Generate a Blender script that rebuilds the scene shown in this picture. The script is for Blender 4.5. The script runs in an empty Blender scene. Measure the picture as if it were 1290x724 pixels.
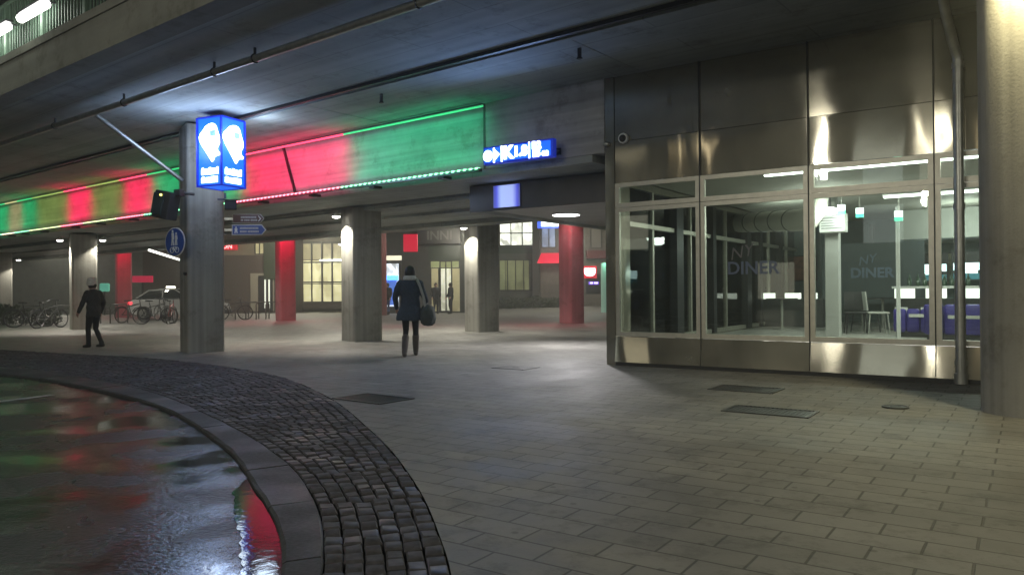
import bpy, bmesh, math, random
from mathutils import Vector, Matrix
random.seed(7)
R = math.radians
sc = bpy.context.scene
COL = sc.collection
PI = math.pi

# ------------------------------------------------------------------ frames
F, CX, CY, CAMH = 960.0, 645.0, 362.0, 1.25
PITCH, ROLL = math.atan(4 / 960), 0.008

def ray(px, py):
    x, y = px - CX, CY - py
    c, s = math.cos(ROLL), math.sin(ROLL)
    x, y = x * c + y * s, -x * s + y * c
    cp, sp = math.cos(PITCH), math.sin(PITCH)
    return Vector((x, F * cp - y * sp, F * sp + y * cp))

def at(px, py, Y):                      # point of the place seen at a pixel of the photograph, Y metres ahead
    r = ray(px, py); k = Y / r.y
    return Vector((r.x * k, Y, CAMH + r.z * k))

def atz(px, py, z):
    r = ray(px, py); k = (z - CAMH) / r.z
    return Vector((r.x * k, r.y * k, z))

GA = -math.atan2(.618, .786)            # viaduct direction
FA = R(-34.2)                           # pavilion facade direction
A0 = Vector((1.61, 12.78, 0))           # pavilion corner
def G(s, n, z=0):
    return Vector((s * math.cos(GA) - n * math.sin(GA), s * math.sin(GA) + n * math.cos(GA), z))
def FW(s, w, z=0):
    return A0 + Vector((s * math.cos(FA) - w * math.sin(FA), s * math.sin(FA) + w * math.cos(FA), z))
def inroom(px, py, w):                  # pavilion-local (s, w, z) of a pixel on the plane w metres behind the facade
    r = ray(px, py); n = Vector((-math.sin(FA), math.cos(FA), 0))
    k = (A0.dot(n) + w) / r.dot(n)
    p = Vector((r.x * k, r.y * k, CAMH + r.z * k)) - A0
    return Vector((p.x * math.cos(FA) + p.y * math.sin(FA), w, p.z))

# ------------------------------------------------------------------ materials
MATS = {}
def newmat(name):
    m = bpy.data.materials.new(name); m.use_nodes = True
    nt = m.node_tree; b = nt.nodes['Principled BSDF']
    return m, nt, b
def N(nt, t, **kw):
    n = nt.nodes.new(t)
    for k, v in kw.items(): setattr(n, k, v)
    return n
def plain(name, col, rough=.6, metal=0., noise=.0, nscale=8., bump=0.):
    if name in MATS: return MATS[name]
    m, nt, b = newmat(name); L = nt.links.new
    b.inputs['Base Color'].default_value = (*col, 1); b.inputs['Roughness'].default_value = rough
    b.inputs['Metallic'].default_value = metal
    if noise or bump:
        tc = N(nt, 'ShaderNodeTexCoord'); nz = N(nt, 'ShaderNodeTexNoise')
        nz.inputs['Scale'].default_value = nscale; nz.inputs['Detail'].default_value = 6
        L(tc.outputs['Object'], nz.inputs['Vector'])
        if noise:
            r = N(nt, 'ShaderNodeValToRGB')
            r.color_ramp.elements[0].position = .3; r.color_ramp.elements[1].position = .7
            r.color_ramp.elements[0].color = (*[c * (1 - noise) for c in col], 1)
            r.color_ramp.elements[1].color = (*[min(1, c * (1 + noise)) for c in col], 1)
            L(nz.outputs['Fac'], r.inputs['Fac']); L(r.outputs['Color'], b.inputs['Base Color'])
        if bump:
            bp = N(nt, 'ShaderNodeBump'); bp.inputs['Strength'].default_value = bump; bp.inputs['Distance'].default_value = .01
            L(nz.outputs['Fac'], bp.inputs['Height']); L(bp.outputs['Normal'], b.inputs['Normal'])
    MATS[name] = m; return m
def glow(name, col, s):
    if name in MATS: return MATS[name]
    m, nt, b = newmat(name)
    b.inputs['Base Color'].default_value = (*[min(.8, c) for c in col], 1)
    b.inputs['Emission Color'].default_value = (*col, 1); b.inputs['Emission Strength'].default_value = s
    b.inputs['Roughness'].default_value = .4
    MATS[name] = m; return m

def litwin(name, col, s, sc=1.3):
    """window onto a lit room: what stands in the room, blinds and lamps break up the brightness"""
    m = glow(name, col, s); nt = m.node_tree; L = nt.links.new; b = nt.nodes['Principled BSDF']
    tc = N(nt, 'ShaderNodeTexCoord'); mp = N(nt, 'ShaderNodeMapping'); mp.inputs['Scale'].default_value = (sc * 1.4, 1, sc)
    L(tc.outputs['Object'], mp.inputs['Vector'])
    n = N(nt, 'ShaderNodeTexVoronoi'); n.distance = 'CHEBYCHEV'; n.inputs['Scale'].default_value = 1.; L(mp.outputs['Vector'], n.inputs['Vector'])
    n2 = N(nt, 'ShaderNodeTexNoise'); n2.inputs['Scale'].default_value = 1.6; n2.inputs['Detail'].default_value = 5; L(mp.outputs['Vector'], n2.inputs['Vector'])
    a = N(nt, 'ShaderNodeMath', operation='MULTIPLY'); L(n.outputs['Color'], a.inputs[0]); L(n2.outputs['Fac'], a.inputs[1])
    r = N(nt, 'ShaderNodeMapRange'); r.inputs[1].default_value = .05; r.inputs[2].default_value = .45; r.inputs[3].default_value = s * .35; r.inputs[4].default_value = s * 1.5
    L(a.outputs[0], r.inputs[0]); L(r.outputs[0], b.inputs['Emission Strength'])
    return m

def concrete(name, col, board=(0, 0, 6), streak=.25, rough=.85, joints=None, drips=0):
    """cast concrete: cloudy stains, board marks along one axis, pores"""
    m, nt, b = newmat(name); L = nt.links.new
    tc = N(nt, 'ShaderNodeTexCoord')
    mp = N(nt, 'ShaderNodeMapping'); mp.inputs['Scale'].default_value = board
    L(tc.outputs['Object'], mp.inputs['Vector'])
    n1 = N(nt, 'ShaderNodeTexNoise'); n1.inputs['Scale'].default_value = .9; n1.inputs['Detail'].default_value = 8; n1.inputs['Roughness'].default_value = .65
    L(tc.outputs['Object'], n1.inputs['Vector'])
    n2 = N(nt, 'ShaderNodeTexNoise'); n2.inputs['Scale'].default_value = 1.; n2.inputs['Detail'].default_value = 3
    L(mp.outputs['Vector'], n2.inputs['Vector'])
    n3 = N(nt, 'ShaderNodeTexNoise'); n3.inputs['Scale'].default_value = 45.; n3.inputs['Detail'].default_value = 3
    L(tc.outputs['Object'], n3.inputs['Vector'])
    mx = N(nt, 'ShaderNodeMath', operation='MULTIPLY_ADD'); mx.inputs[1].default_value = .5
    L(n1.outputs['Fac'], mx.inputs[0])
    m2 = N(nt, 'ShaderNodeMath', operation='MULTIPLY'); m2.inputs[1].default_value = .5
    L(n2.outputs['Fac'], m2.inputs[0]); L(m2.outputs[0], mx.inputs[2])
    r = N(nt, 'ShaderNodeValToRGB'); e = r.color_ramp.elements
    e[0].position = .32; e[1].position = .68
    e[0].color = (*[c * (1 - streak * 1.5) for c in col], 1); e[1].color = (*[c * (1 + streak) for c in col], 1)
    L(mx.outputs[0], r.inputs['Fac']); colr = r.outputs['Color']
    # blotchy stains with their own outline
    n4 = N(nt, 'ShaderNodeTexNoise'); n4.inputs['Scale'].default_value = 1.7; n4.inputs['Detail'].default_value = 10; n4.inputs['Roughness'].default_value = .75
    L(tc.outputs['Object'], n4.inputs['Vector'])
    r4 = N(nt, 'ShaderNodeValToRGB'); r4.color_ramp.elements[0].position = .36; r4.color_ramp.elements[1].position = .46
    r4.color_ramp.elements[0].color = (.62, .6, .56, 1); r4.color_ramp.elements[1].color = (1, 1, 1, 1); L(n4.outputs['Fac'], r4.inputs['Fac'])
    m4 = N(nt, 'ShaderNodeMix', data_type='RGBA', blend_type='MULTIPLY'); m4.inputs[0].default_value = .7
    L(colr, m4.inputs[6]); L(r4.outputs['Color'], m4.inputs[7]); colr = m4.outputs[2]
    if joints:
        br = N(nt, 'ShaderNodeTexBrick'); br.offset = .5; br.inputs['Scale'].default_value = 1; br.inputs['Brick Width'].default_value = joints[0]; br.inputs['Row Height'].default_value = joints[1]
        br.inputs['Mortar Size'].default_value = .012; br.inputs['Color1'].default_value = (1, 1, 1, 1); br.inputs['Color2'].default_value = (.93, .93, .935, 1); br.inputs['Mortar'].default_value = (.72, .72, .72, 1)
        L(tc.outputs['Object'], br.inputs['Vector'])
        m5 = N(nt, 'ShaderNodeMix', data_type='RGBA', blend_type='MULTIPLY'); m5.inputs[0].default_value = 1
        L(colr, m5.inputs[6]); L(br.outputs['Color'], m5.inputs[7]); colr = m5.outputs[2]
    L(colr, b.inputs['Base Color'])
    b.inputs['Roughness'].default_value = rough
    ad = N(nt, 'ShaderNodeMath', operation='ADD'); L(n2.outputs['Fac'], ad.inputs[0]); L(n3.outputs['Fac'], ad.inputs[1])
    bp = N(nt, 'ShaderNodeBump'); bp.inputs['Strength'].default_value = .35; bp.inputs['Distance'].default_value = .005
    L(ad.outputs[0], bp.inputs['Height']); L(bp.outputs['Normal'], b.inputs['Normal'])
    MATS[name] = m; return m

def steel():
    """polished stainless sheet: vertical smear, panels slightly buckled"""
    m, nt, b = newmat('stainless_sheet'); L = nt.links.new
    b.inputs['Metallic'].default_value = 1; b.inputs['Roughness'].default_value = .075
    b.inputs['Anisotropic'].default_value = 1
    tc = N(nt, 'ShaderNodeTexCoord')
    mp = N(nt, 'ShaderNodeMapping'); mp.inputs['Scale'].default_value = (1.2, 1, .9)
    oi = N(nt, 'ShaderNodeObjectInfo'); sc_ = N(nt, 'ShaderNodeVectorMath', operation='SCALE'); sc_.inputs[0].default_value = (31, 17, 23); L(oi.outputs['Random'], sc_.inputs['Scale'])
    av = N(nt, 'ShaderNodeVectorMath', operation='ADD'); L(tc.outputs['Object'], av.inputs[0]); L(sc_.outputs[0], av.inputs[1])   # each sheet buckles its own way
    L(av.outputs[0], mp.inputs['Vector'])
    nz = N(nt, 'ShaderNodeTexNoise'); nz.inputs['Scale'].default_value = 1.; nz.inputs['Detail'].default_value = 1.2
    L(mp.outputs['Vector'], nz.inputs['Vector'])
    bp = N(nt, 'ShaderNodeBump'); bp.inputs['Strength'].default_value = 1.; bp.inputs['Distance'].default_value = .009
    L(nz.outputs['Fac'], bp.inputs['Height']); L(bp.outputs['Normal'], b.inputs['Normal'])
    tg = N(nt, 'ShaderNodeCombineXYZ'); tg.inputs[2].default_value = 1
    L(tg.outputs[0], b.inputs['Tangent'])
    n2 = N(nt, 'ShaderNodeTexNoise'); n2.inputs['Scale'].default_value = 3.; n2.inputs['Detail'].default_value = 6
    L(tc.outputs['Object'], n2.inputs['Vector'])
    r = N(nt, 'ShaderNodeValToRGB'); r.color_ramp.elements[0].color = (.38, .355, .29, 1); r.color_ramp.elements[1].color = (.50, .47, .39, 1)
    L(n2.outputs['Fac'], r.inputs['Fac']); L(r.outputs['Color'], b.inputs['Base Color'])
    film = N(nt, 'ShaderNodeBsdfAnisotropic'); film.inputs['Roughness'].default_value = .5; film.inputs['Color'].default_value = (.46, .44, .36, 1)
    n3 = N(nt, 'ShaderNodeTexNoise'); n3.inputs['Scale'].default_value = 1.4; n3.inputs['Detail'].default_value = 8; n3.inputs['Roughness'].default_value = .7
    L(av.outputs[0], n3.inputs['Vector'])
    mr = N(nt, 'ShaderNodeMapRange'); mr.inputs[1].default_value = .3; mr.inputs[2].default_value = .7; mr.inputs[3].default_value = .07; mr.inputs[4].default_value = .26
    L(n3.outputs['Fac'], mr.inputs[0])
    ms = N(nt, 'ShaderNodeMixShader'); L(mr.outputs[0], ms.inputs[0]); L(b.outputs[0], ms.inputs[1]); L(film.outputs[0], ms.inputs[2])
    L(ms.outputs[0], nt.nodes['Material Output'].inputs['Surface'])
    MATS['steel'] = m; return m

def glass(name, tint, ior=1.5):
    m, nt, b = newmat(name); L = nt.links.new
    nt.nodes.remove(b); out = nt.nodes['Material Output']
    tr = N(nt, 'ShaderNodeBsdfTransparent'); tr.inputs['Color'].default_value = (*tint, 1)
    gl = N(nt, 'ShaderNodeBsdfGlossy'); gl.inputs['Roughness'].default_value = .015
    fr = N(nt, 'ShaderNodeFresnel'); fr.inputs['IOR'].default_value = ior
    mx = N(nt, 'ShaderNodeMixShader')
    L(fr.outputs[0], mx.inputs[0]); L(tr.outputs[0], mx.inputs[1]); L(gl.outputs[0], mx.inputs[2]); L(mx.outputs[0], out.inputs['Surface'])
    MATS[name] = m; return m

def paving():
    m, nt, b = newmat('paving_slabs'); L = nt.links.new
    tc = N(nt, 'ShaderNodeTexCoord')
    mp = N(nt, 'ShaderNodeMapping'); mp.inputs['Rotation'].default_value = (0, 0, -FA)
    L(tc.outputs['Object'], mp.inputs['Vector'])
    br = N(nt, 'ShaderNodeTexBrick'); br.offset = .5
    br.inputs['Scale'].default_value = 1; br.inputs['Brick Width'].default_value = .42; br.inputs['Row Height'].default_value = .21
    br.inputs['Mortar Size'].default_value = .0075; br.inputs['Mortar Smooth'].default_value = .35
    br.inputs['Color1'].default_value = (.200, .197, .184, 1); br.inputs['Color2'].default_value = (.245, .241, .226, 1); br.inputs['Mortar'].default_value = (.095, .093, .086, 1)
    wv = N(nt, 'ShaderNodeTexNoise'); wv.inputs['Scale'].default_value = 3; L(mp.outputs['Vector'], wv.inputs['Vector'])
    wm = N(nt, 'ShaderNodeMix', data_type='VECTOR'); wm.inputs[0].default_value = .012
    L(mp.outputs['Vector'], wm.inputs[4]); L(wv.outputs['Color'], wm.inputs[5])
    L(wm.outputs[1], br.inputs['Vector'])
    n1 = N(nt, 'ShaderNodeTexNoise'); n1.inputs['Scale'].default_value = .8; n1.inputs['Detail'].default_value = 9; n1.inputs['Roughness'].default_value = .68
    L(tc.outputs['Object'], n1.inputs['Vector'])
    n2 = N(nt, 'ShaderNodeTexNoise'); n2.inputs['Scale'].default_value = 60; n2.inputs['Detail'].default_value = 4
    L(tc.outputs['Object'], n2.inputs['Vector'])
    r = N(nt, 'ShaderNodeValToRGB'); r.color_ramp.elements[0].position = .3; r.color_ramp.elements[1].position = .72
    r.color_ramp.elements[0].color = (.55, .55, .55, 1); r.color_ramp.elements[1].color = (1.25, 1.24, 1.2, 1)
    L(n1.outputs['Fac'], r.inputs['Fac'])
    mu = N(nt, 'ShaderNodeMix', data_type='RGBA', blend_type='MULTIPLY'); mu.inputs[0].default_value = 1
    L(br.outputs['Color'], mu.inputs[6]); L(r.outputs['Color'], mu.inputs[7])
    # trodden gum spots, and damp dark blotches
    vo = N(nt, 'ShaderNodeTexVoronoi'); vo.voronoi_dimensions = '2D'; vo.inputs['Scale'].default_value = 1.7; L(tc.outputs['Object'], vo.inputs['Vector'])
    sp = N(nt, 'ShaderNodeValToRGB'); sp.color_ramp.elements[0].position = .025; sp.color_ramp.elements[1].position = .04
    sp.color_ramp.elements[0].color = (.62, .62, .62, 1); sp.color_ramp.elements[1].color = (1, 1, 1, 1); L(vo.outputs['Distance'], sp.inputs['Fac'])
    n5 = N(nt, 'ShaderNodeTexNoise'); n5.inputs['Scale'].default_value = 2.6; n5.inputs['Detail'].default_value = 10; n5.inputs['Roughness'].default_value = .8; L(tc.outputs['Object'], n5.inputs['Vector'])
    r5 = N(nt, 'ShaderNodeValToRGB'); r5.color_ramp.elements[0].position = .36; r5.color_ramp.elements[1].position = .5
    r5.color_ramp.elements[0].color = (.6, .6, .6, 1); r5.color_ramp.elements[1].color = (1, 1, 1, 1); L(n5.outputs['Fac'], r5.inputs['Fac'])
    ma = N(nt, 'ShaderNodeMix', data_type='RGBA', blend_type='MULTIPLY'); ma.inputs[0].default_value = 1; L(mu.outputs[2], ma.inputs[6]); L(sp.outputs['Color'], ma.inputs[7])
    mb_ = N(nt, 'ShaderNodeMix', data_type='RGBA', blend_type='MULTIPLY'); mb_.inputs[0].default_value = 1; L(ma.outputs[2], mb_.inputs[6]); L(r5.outputs['Color'], mb_.inputs[7])
    L(mb_.outputs[2], b.inputs['Base Color'])
    rr = N(nt, 'ShaderNodeMapRange'); rr.inputs[1].default_value = .3; rr.inputs[2].default_value = .7; rr.inputs[3].default_value = .5; rr.inputs[4].default_value = .78
    L(n1.outputs['Fac'], rr.inputs[0]); L(rr.outputs[0], b.inputs['Roughness'])
    h = N(nt, 'ShaderNodeMath', operation='MULTIPLY_ADD'); h.inputs[1].default_value = -1.2
    L(br.outputs['Fac'], h.inputs[0]); 
    h2 = N(nt, 'ShaderNodeMath', operation='MULTIPLY'); h2.inputs[1].default_value = .5; L(n2.outputs['Fac'], h2.inputs[0]); L(h2.outputs[0], h.inputs[2])
    bp = N(nt, 'ShaderNodeBump'); bp.inputs['Strength'].default_value = .7; bp.inputs['Distance'].default_value = .006
    L(h.outputs[0], bp.inputs['Height']); L(bp.outputs['Normal'], b.inputs['Normal'])
    MATS['paving'] = m; return m

def wet(name, col, r_dry, r_wet, lo, hi, scale, bump, bscale, dist=.01):
    """surface with wet patches (smoother where water stands)"""
    m, nt, b = newmat(name); L = nt.links.new
    tc = N(nt, 'ShaderNodeTexCoord')
    n1 = N(nt, 'ShaderNodeTexNoise'); n1.inputs['Scale'].default_value = scale; n1.inputs['Detail'].default_value = 5
    L(tc.outputs['Object'], n1.inputs['Vector'])
    mr = N(nt, 'ShaderNodeMapRange'); mr.inputs[1].default_value = lo; mr.inputs[2].default_value = hi
    mr.inputs[3].default_value = r_dry; mr.inputs[4].default_value = r_wet
    L(n1.outputs['Fac'], mr.inputs[0]); L(mr.outputs[0], b.inputs['Roughness'])
    n2 = N(nt, 'ShaderNodeTexNoise'); n2.inputs['Scale'].default_value = bscale; n2.inputs['Detail'].default_value = 5
    L(tc.outputs['Object'], n2.inputs['Vector'])
    r = N(nt, 'ShaderNodeValToRGB'); r.color_ramp.elements[0].position = .3; r.color_ramp.elements[1].position = .75
    r.color_ramp.elements[0].color = (*[c * .55 for c in col], 1); r.color_ramp.elements[1].color = (*[c * 1.4 for c in col], 1)
    L(n2.outputs['Fac'], r.inputs['Fac']); L(r.outputs['Color'], b.inputs['Base Color'])
    ms = N(nt, 'ShaderNodeMapRange'); ms.inputs[1].default_value = lo; ms.inputs[2].default_value = hi
    ms.inputs[3].default_value = bump; ms.inputs[4].default_value = bump * .12
    L(n1.outputs['Fac'], ms.inputs[0])
    bp = N(nt, 'ShaderNodeBump'); bp.inputs['Distance'].default_value = dist
    L(ms.outputs[0], bp.inputs['Strength']); L(n2.outputs['Fac'], bp.inputs['Height']); L(bp.outputs['Normal'], b.inputs['Normal'])
    MATS[name] = m; return m

CON = concrete('column_concrete', (.30, .29, .255), (9, 9, .25), .26)
CONR = concrete('red_painted_concrete', (.40, .13, .15), (9, 9, .3), .12)
SOF = concrete('soffit_concrete', (.37, .395, .375), (.15, 5, 5), .2, joints=(3.2, .62))
GIR = concrete('girder_concrete', (.40, .40, .40), (.25, 6, 9), .30)
STL = steel()
ALU = plain('aluminium', (.50, .48, .41), .42, .75, .08, 12)
ZINC = plain('galvanised_steel', (.46, .46, .42), .38, .8, .15, 9)
BLK = plain('black_metal', (.018, .018, .02), .45)
DRK = plain('dark_cladding', (.10, .10, .11), .3, .6, .15, 3)
RUB = plain('rubber', (.02, .02, .02), .7)
GLS = glass('window_glass', (.78, .85, .82), 1.75)
GLS2 = glass('dark_window_glass', (.75, .8, .75))
PAV = paving()
ROADM = wet('wet_asphalt', (.015, .016, .018), .34, .08, .40, .61, 1.1, .75, 30, .012)
KERBM = wet('wet_granite', (.05, .05, .05), .66, .4, .4, .65, 1.4, .5, 40, .006)
COBM = wet('wet_cobble', (.06, .056, .06), .72, .45, .40, .65, 2.0, .7, 22, .006)
WAT = plain('puddle_water', (.012, .013, .015), .05, 0, 0, 14, .10)
WHITE = plain('white_paint', (.7, .7, .68), .5, 0, .08, 5)
MARK = plain('road_paint', (.45, .45, .43), .6, 0, .3, 6)
GREENP = plain('green_painted_steel', (.14, .22, .16), .5, 0, .12, 4)
W_NEUT = glow('lamp_white', (1, .97, .88), 9.)
W_COOL = glow('tube_white', (.92, 1, .95), 7.)

# ------------------------------------------------------------------ mesh builder
class MB:
    def __init__(s): s.bm = bmesh.new()
    def _tf(s, vs, M):
        bmesh.ops.transform(s.bm, matrix=M, verts=vs)
    def box(s, c, d, rz=0, bev=0, M=None):
        t = bmesh.new(); bmesh.ops.create_cube(t, size=1)
        bmesh.ops.scale(t, vec=d, verts=t.verts)
        if bev: bmesh.ops.bevel(t, geom=t.edges[:], offset=bev, segments=2, profile=.5, affect='EDGES')
        T = Matrix.Translation(c) @ Matrix.Rotation(rz, 4, 'Z')
        if M is not None: T = Matrix.Translation(c) @ M
        t.transform(T); s._join(t); return s
    def b2(s, lo, hi, bev=0):
        lo, hi = Vector(lo), Vector(hi)
        return s.box((lo + hi) / 2, [abs(a) for a in (hi - lo)], 0, bev)
    def _join(s, t):
        me = bpy.data.meshes.new('t'); t.to_mesh(me); t.free(); s.bm.from_mesh(me); bpy.data.meshes.remove(me)
    def cyl(s, c, r, h, seg=20, r2=None, M=None, bev=0):
        t = bmesh.new(); bmesh.ops.create_cone(t, cap_ends=True, segments=seg, radius1=r, radius2=r if r2 is None else r2, depth=h)
        T = Matrix.Translation(c) @ (M if M is not None else Matrix.Identity(4))
        t.transform(T); s._join(t); return s
    def sph(s, c, r, sc=(1, 1, 1), seg=14):
        t = bmesh.new(); bmesh.ops.create_uvsphere(t, u_segments=seg, v_segments=max(6, seg * 2 // 3), radius=r)
        t.transform(Matrix.Translation(c) @ Matrix.Diagonal((*sc, 1))); s._join(t); return s
    def tube(s, pts, rad, seg=10, cap=True, ell=None):
        pts = [Vector(p) for p in pts]; n = len(pts)
        rad = rad if isinstance(rad, (list, tuple)) else [rad] * n
        rings = []; ref = None
        for i, p in enumerate(pts):
            d = (pts[min(i + 1, n - 1)] - pts[max(i - 1, 0)]).normalized()
            if ref is None: ref = Vector((0, 0, 1)) if abs(d.z) < .9 else Vector((1, 0, 0))
            a = d.cross(ref).normalized(); b = a.cross(d).normalized(); ref = b
            rings.append([s.bm.verts.new(p + (a * math.cos(t) + b * math.sin(t)) * rad[i]) for t in [2 * PI * k / seg for k in range(seg)]])
        for q, w in zip(rings, rings[1:]):
            for k in range(seg): s.bm.faces.new((q[k], q[(k + 1) % seg], w[(k + 1) % seg], w[k]))
        if cap: s.bm.faces.new(rings[0][::-1]); s.bm.faces.new(rings[-1])
        return s
    def loft(s, rings, closed=True, cap=True):
        rs = [[s.bm.verts.new(p) for p in r] for r in rings]; m = len(rs[0])
        for q, w in zip(rs, rs[1:]):
            for k in range(m if closed else m - 1): s.bm.faces.new((q[k], q[(k + 1) % m], w[(k + 1) % m], w[k]))
        if cap: s.bm.faces.new(rs[0][::-1]); s.bm.faces.new(rs[-1])
        return s
    def prism(s, poly, thick, M=Matrix.Identity(4)):
        """outline in local xz, extruded along y"""
        a = [M @ Vector((x, -thick / 2, z)) for x, z in poly]; b = [M @ Vector((x, thick / 2, z)) for x, z in poly]
        return s.loft([a, b])
    def ring(s, c, r, rr, M=Matrix.Identity(4), seg=24, k=6):
        pts = [c + (M @ Vector((math.cos(t) * r, 0, math.sin(t) * r))) for t in [2 * PI * i / seg for i in range(seg)]]
        rings = []
        for i, p in enumerate(pts):
            e = (p - c).normalized(); y = M @ Vector((0, 1, 0))
            rings.append([s.bm.verts.new(p + (e * math.cos(a) + y * math.sin(a)) * rr) for a in [2 * PI * q / k for q in range(k)]])
        for i in range(seg):
            q, w = rings[i], rings[(i + 1) % seg]
            for j in range(k): s.bm.faces.new((q[j], q[(j + 1) % k], w[(j + 1) % k], w[j]))
        return s
    def text(s, body, size, M, ext=.004, bold=.0, shear=0., align='CENTER'):
        cu = bpy.data.curves.new('t', 'FONT'); cu.body = body; cu.size = size; cu.extrude = ext; cu.offset = bold; cu.shear = shear
        cu.align_x = align; cu.align_y = 'CENTER'; cu.resolution_u = 3
        o = bpy.data.objects.new('t', cu); COL.objects.link(o)
        dg = bpy.context.evaluated_depsgraph_get(); me = bpy.data.meshes.new_from_object(o.evaluated_get(dg))
        me.transform(M @ Matrix.Rotation(PI / 2, 4, 'X'))
        s.bm.from_mesh(me); bpy.data.objects.remove(o); bpy.data.curves.remove(cu); bpy.data.meshes.remove(me)
        return s
    def build(s, name, mat, parent=None, smooth=False, kind=None):
        bmesh.ops.recalc_face_normals(s.bm, faces=s.bm.faces)
        me = bpy.data.meshes.new(name); s.bm.to_mesh(me); s.bm.free(); me.materials.append(mat)
        if smooth:
            for p in me.polygons: p.use_smooth = True
            try: me.set_sharp_from_angle(angle=R(40))
            except Exception: pass
        o = bpy.data.objects.new(name, me); COL.objects.link(o)
        if parent is not None: o.parent = parent
        if kind: o['kind'] = kind
        return o

def tag(o, label, cat, group=None):
    o['label'] = label; o['category'] = cat
    if group: o['group'] = group
    return o
def thing(name, label, cat, loc=(0, 0, 0), rz=0, group=None):
    o = bpy.data.objects.new(name, None); o.empty_display_size = .1; COL.objects.link(o)
    o.location = loc; o.rotation_euler = (0, 0, rz)
    return tag(o, label, cat, group)
def dup(root, loc, rz, label, group=None, scale=None):
    r = root.copy(); COL.objects.link(r); r.location = loc; r.rotation_euler = (0, 0, rz); r['label'] = label
    if group: r['group'] = group
    if scale: r.scale = (scale,) * 3
    for ch in list(root.children):
        c = ch.copy(); COL.objects.link(c); c.parent = r
        for g in list(ch.children):
            d = g.copy(); COL.objects.link(d); d.parent = c
    return r
def struct(o): o['kind'] = 'structure'; return o
def light(kind, loc, power, col, target=None, parent=None, **kw):
    l = bpy.data.lights.new(kind.lower() + '_light', kind); l.energy = power; l.color = col
    for k, v in kw.items(): setattr(l, k, v)
    o = bpy.data.objects.new(kind.lower() + '_light', l); COL.objects.link(o); o.location = loc
    if target is not None:
        o.rotation_euler = (Vector(target) - Vector(loc)).to_track_quat('-Z', 'Y').to_euler()
    if parent is not None:
        o.parent = parent
    return o

# ------------------------------------------------------------------ ground
def smooth_curve(pts, sub=6):
    pts = [Vector((*p, 0)) for p in pts]; out = []
    for i in range(len(pts) - 1):
        p0, p1, p2, p3 = pts[max(i - 1, 0)], pts[i], pts[i + 1], pts[min(i + 2, len(pts) - 1)]
        for k in range(sub):
            t = k / sub
            out.append(.5 * ((2 * p1) + (-p0 + p2) * t + (2 * p0 - 5 * p1 + 4 * p2 - p3) * t * t + (-p0 + 3 * p1 - 3 * p2 + p3) * t ** 3))
    out.append(pts[-1]); return out

kerb_road = smooth_curve([(-34, 24.5), (-20, 18.2), (-12.5, 14.7), (-8.17, 12.15), (-6.11, 10.6), (-4.03, 8.6), (-2.45, 6.4), (-1.70, 5.0), (-1.27, 4.1), (-1.02, 3.3), (-.85, 2.2), (-.78, 0), (-1.0, -4), (-2.2, -9), (-6, -16)])
kerb_in = smooth_curve([(-34.3, 25.2), (-20.4, 18.95), (-13.2, 15.7), (-8.89, 13.22), (-6.65, 11.6), (-4.52, 9.6), (-2.75, 7.3), (-1.89, 6.0), (-1.32, 4.9), (-.95, 3.8), (-.70, 2.4), (-.60, 0), (-.82, -4), (-2.0, -9), (-5.8, -16)])
cob_out = smooth_curve([(-34, 34), (-22, 24.5), (-15, 19.5), (-11.0, 17.0), (-6.93, 14.7), (-3.97, 12.0), (-2.35, 9.4), (-1.25, 6.8), (-.72, 5.25), (-.40, 4.0), (-.22, 2.8), (-.1, 0), (-.3, -4), (-1.4, -9), (-5.2, -16)])

m = MB(); v = [m.bm.verts.new(p) for p in ((-400, -400, -.035), (400, -400, -.035), (400, 400, -.035), (-400, 400, -.035))]; m.bm.faces.new(v)
struct(m.build('road', ROADM))
m = MB()
outline = [(p.x, p.y) for p in cob_out] + [(-5, -60), (200, -60), (200, 46), (-120, 46), (-120, 110)]
from mathutils.geometry import tessellate_polygon
outline = [(p.x, p.y) for p in cob_out] + [(-5, -60), (200, -60), (200, 46), (-120, 46), (-120, 90)]
vs = [m.bm.verts.new((x, y, 0)) for x, y in outline]
for tri in tessellate_polygon([[Vector((x, y, 0)) for x, y in outline]]):
    try: m.bm.faces.new([vs[i] for i in tri])
    except ValueError: pass
pl = struct(m.build('plaza_paving', PAV))
for p in pl.data.polygons:
    if p.normal.z < 0: p.flip()

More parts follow.
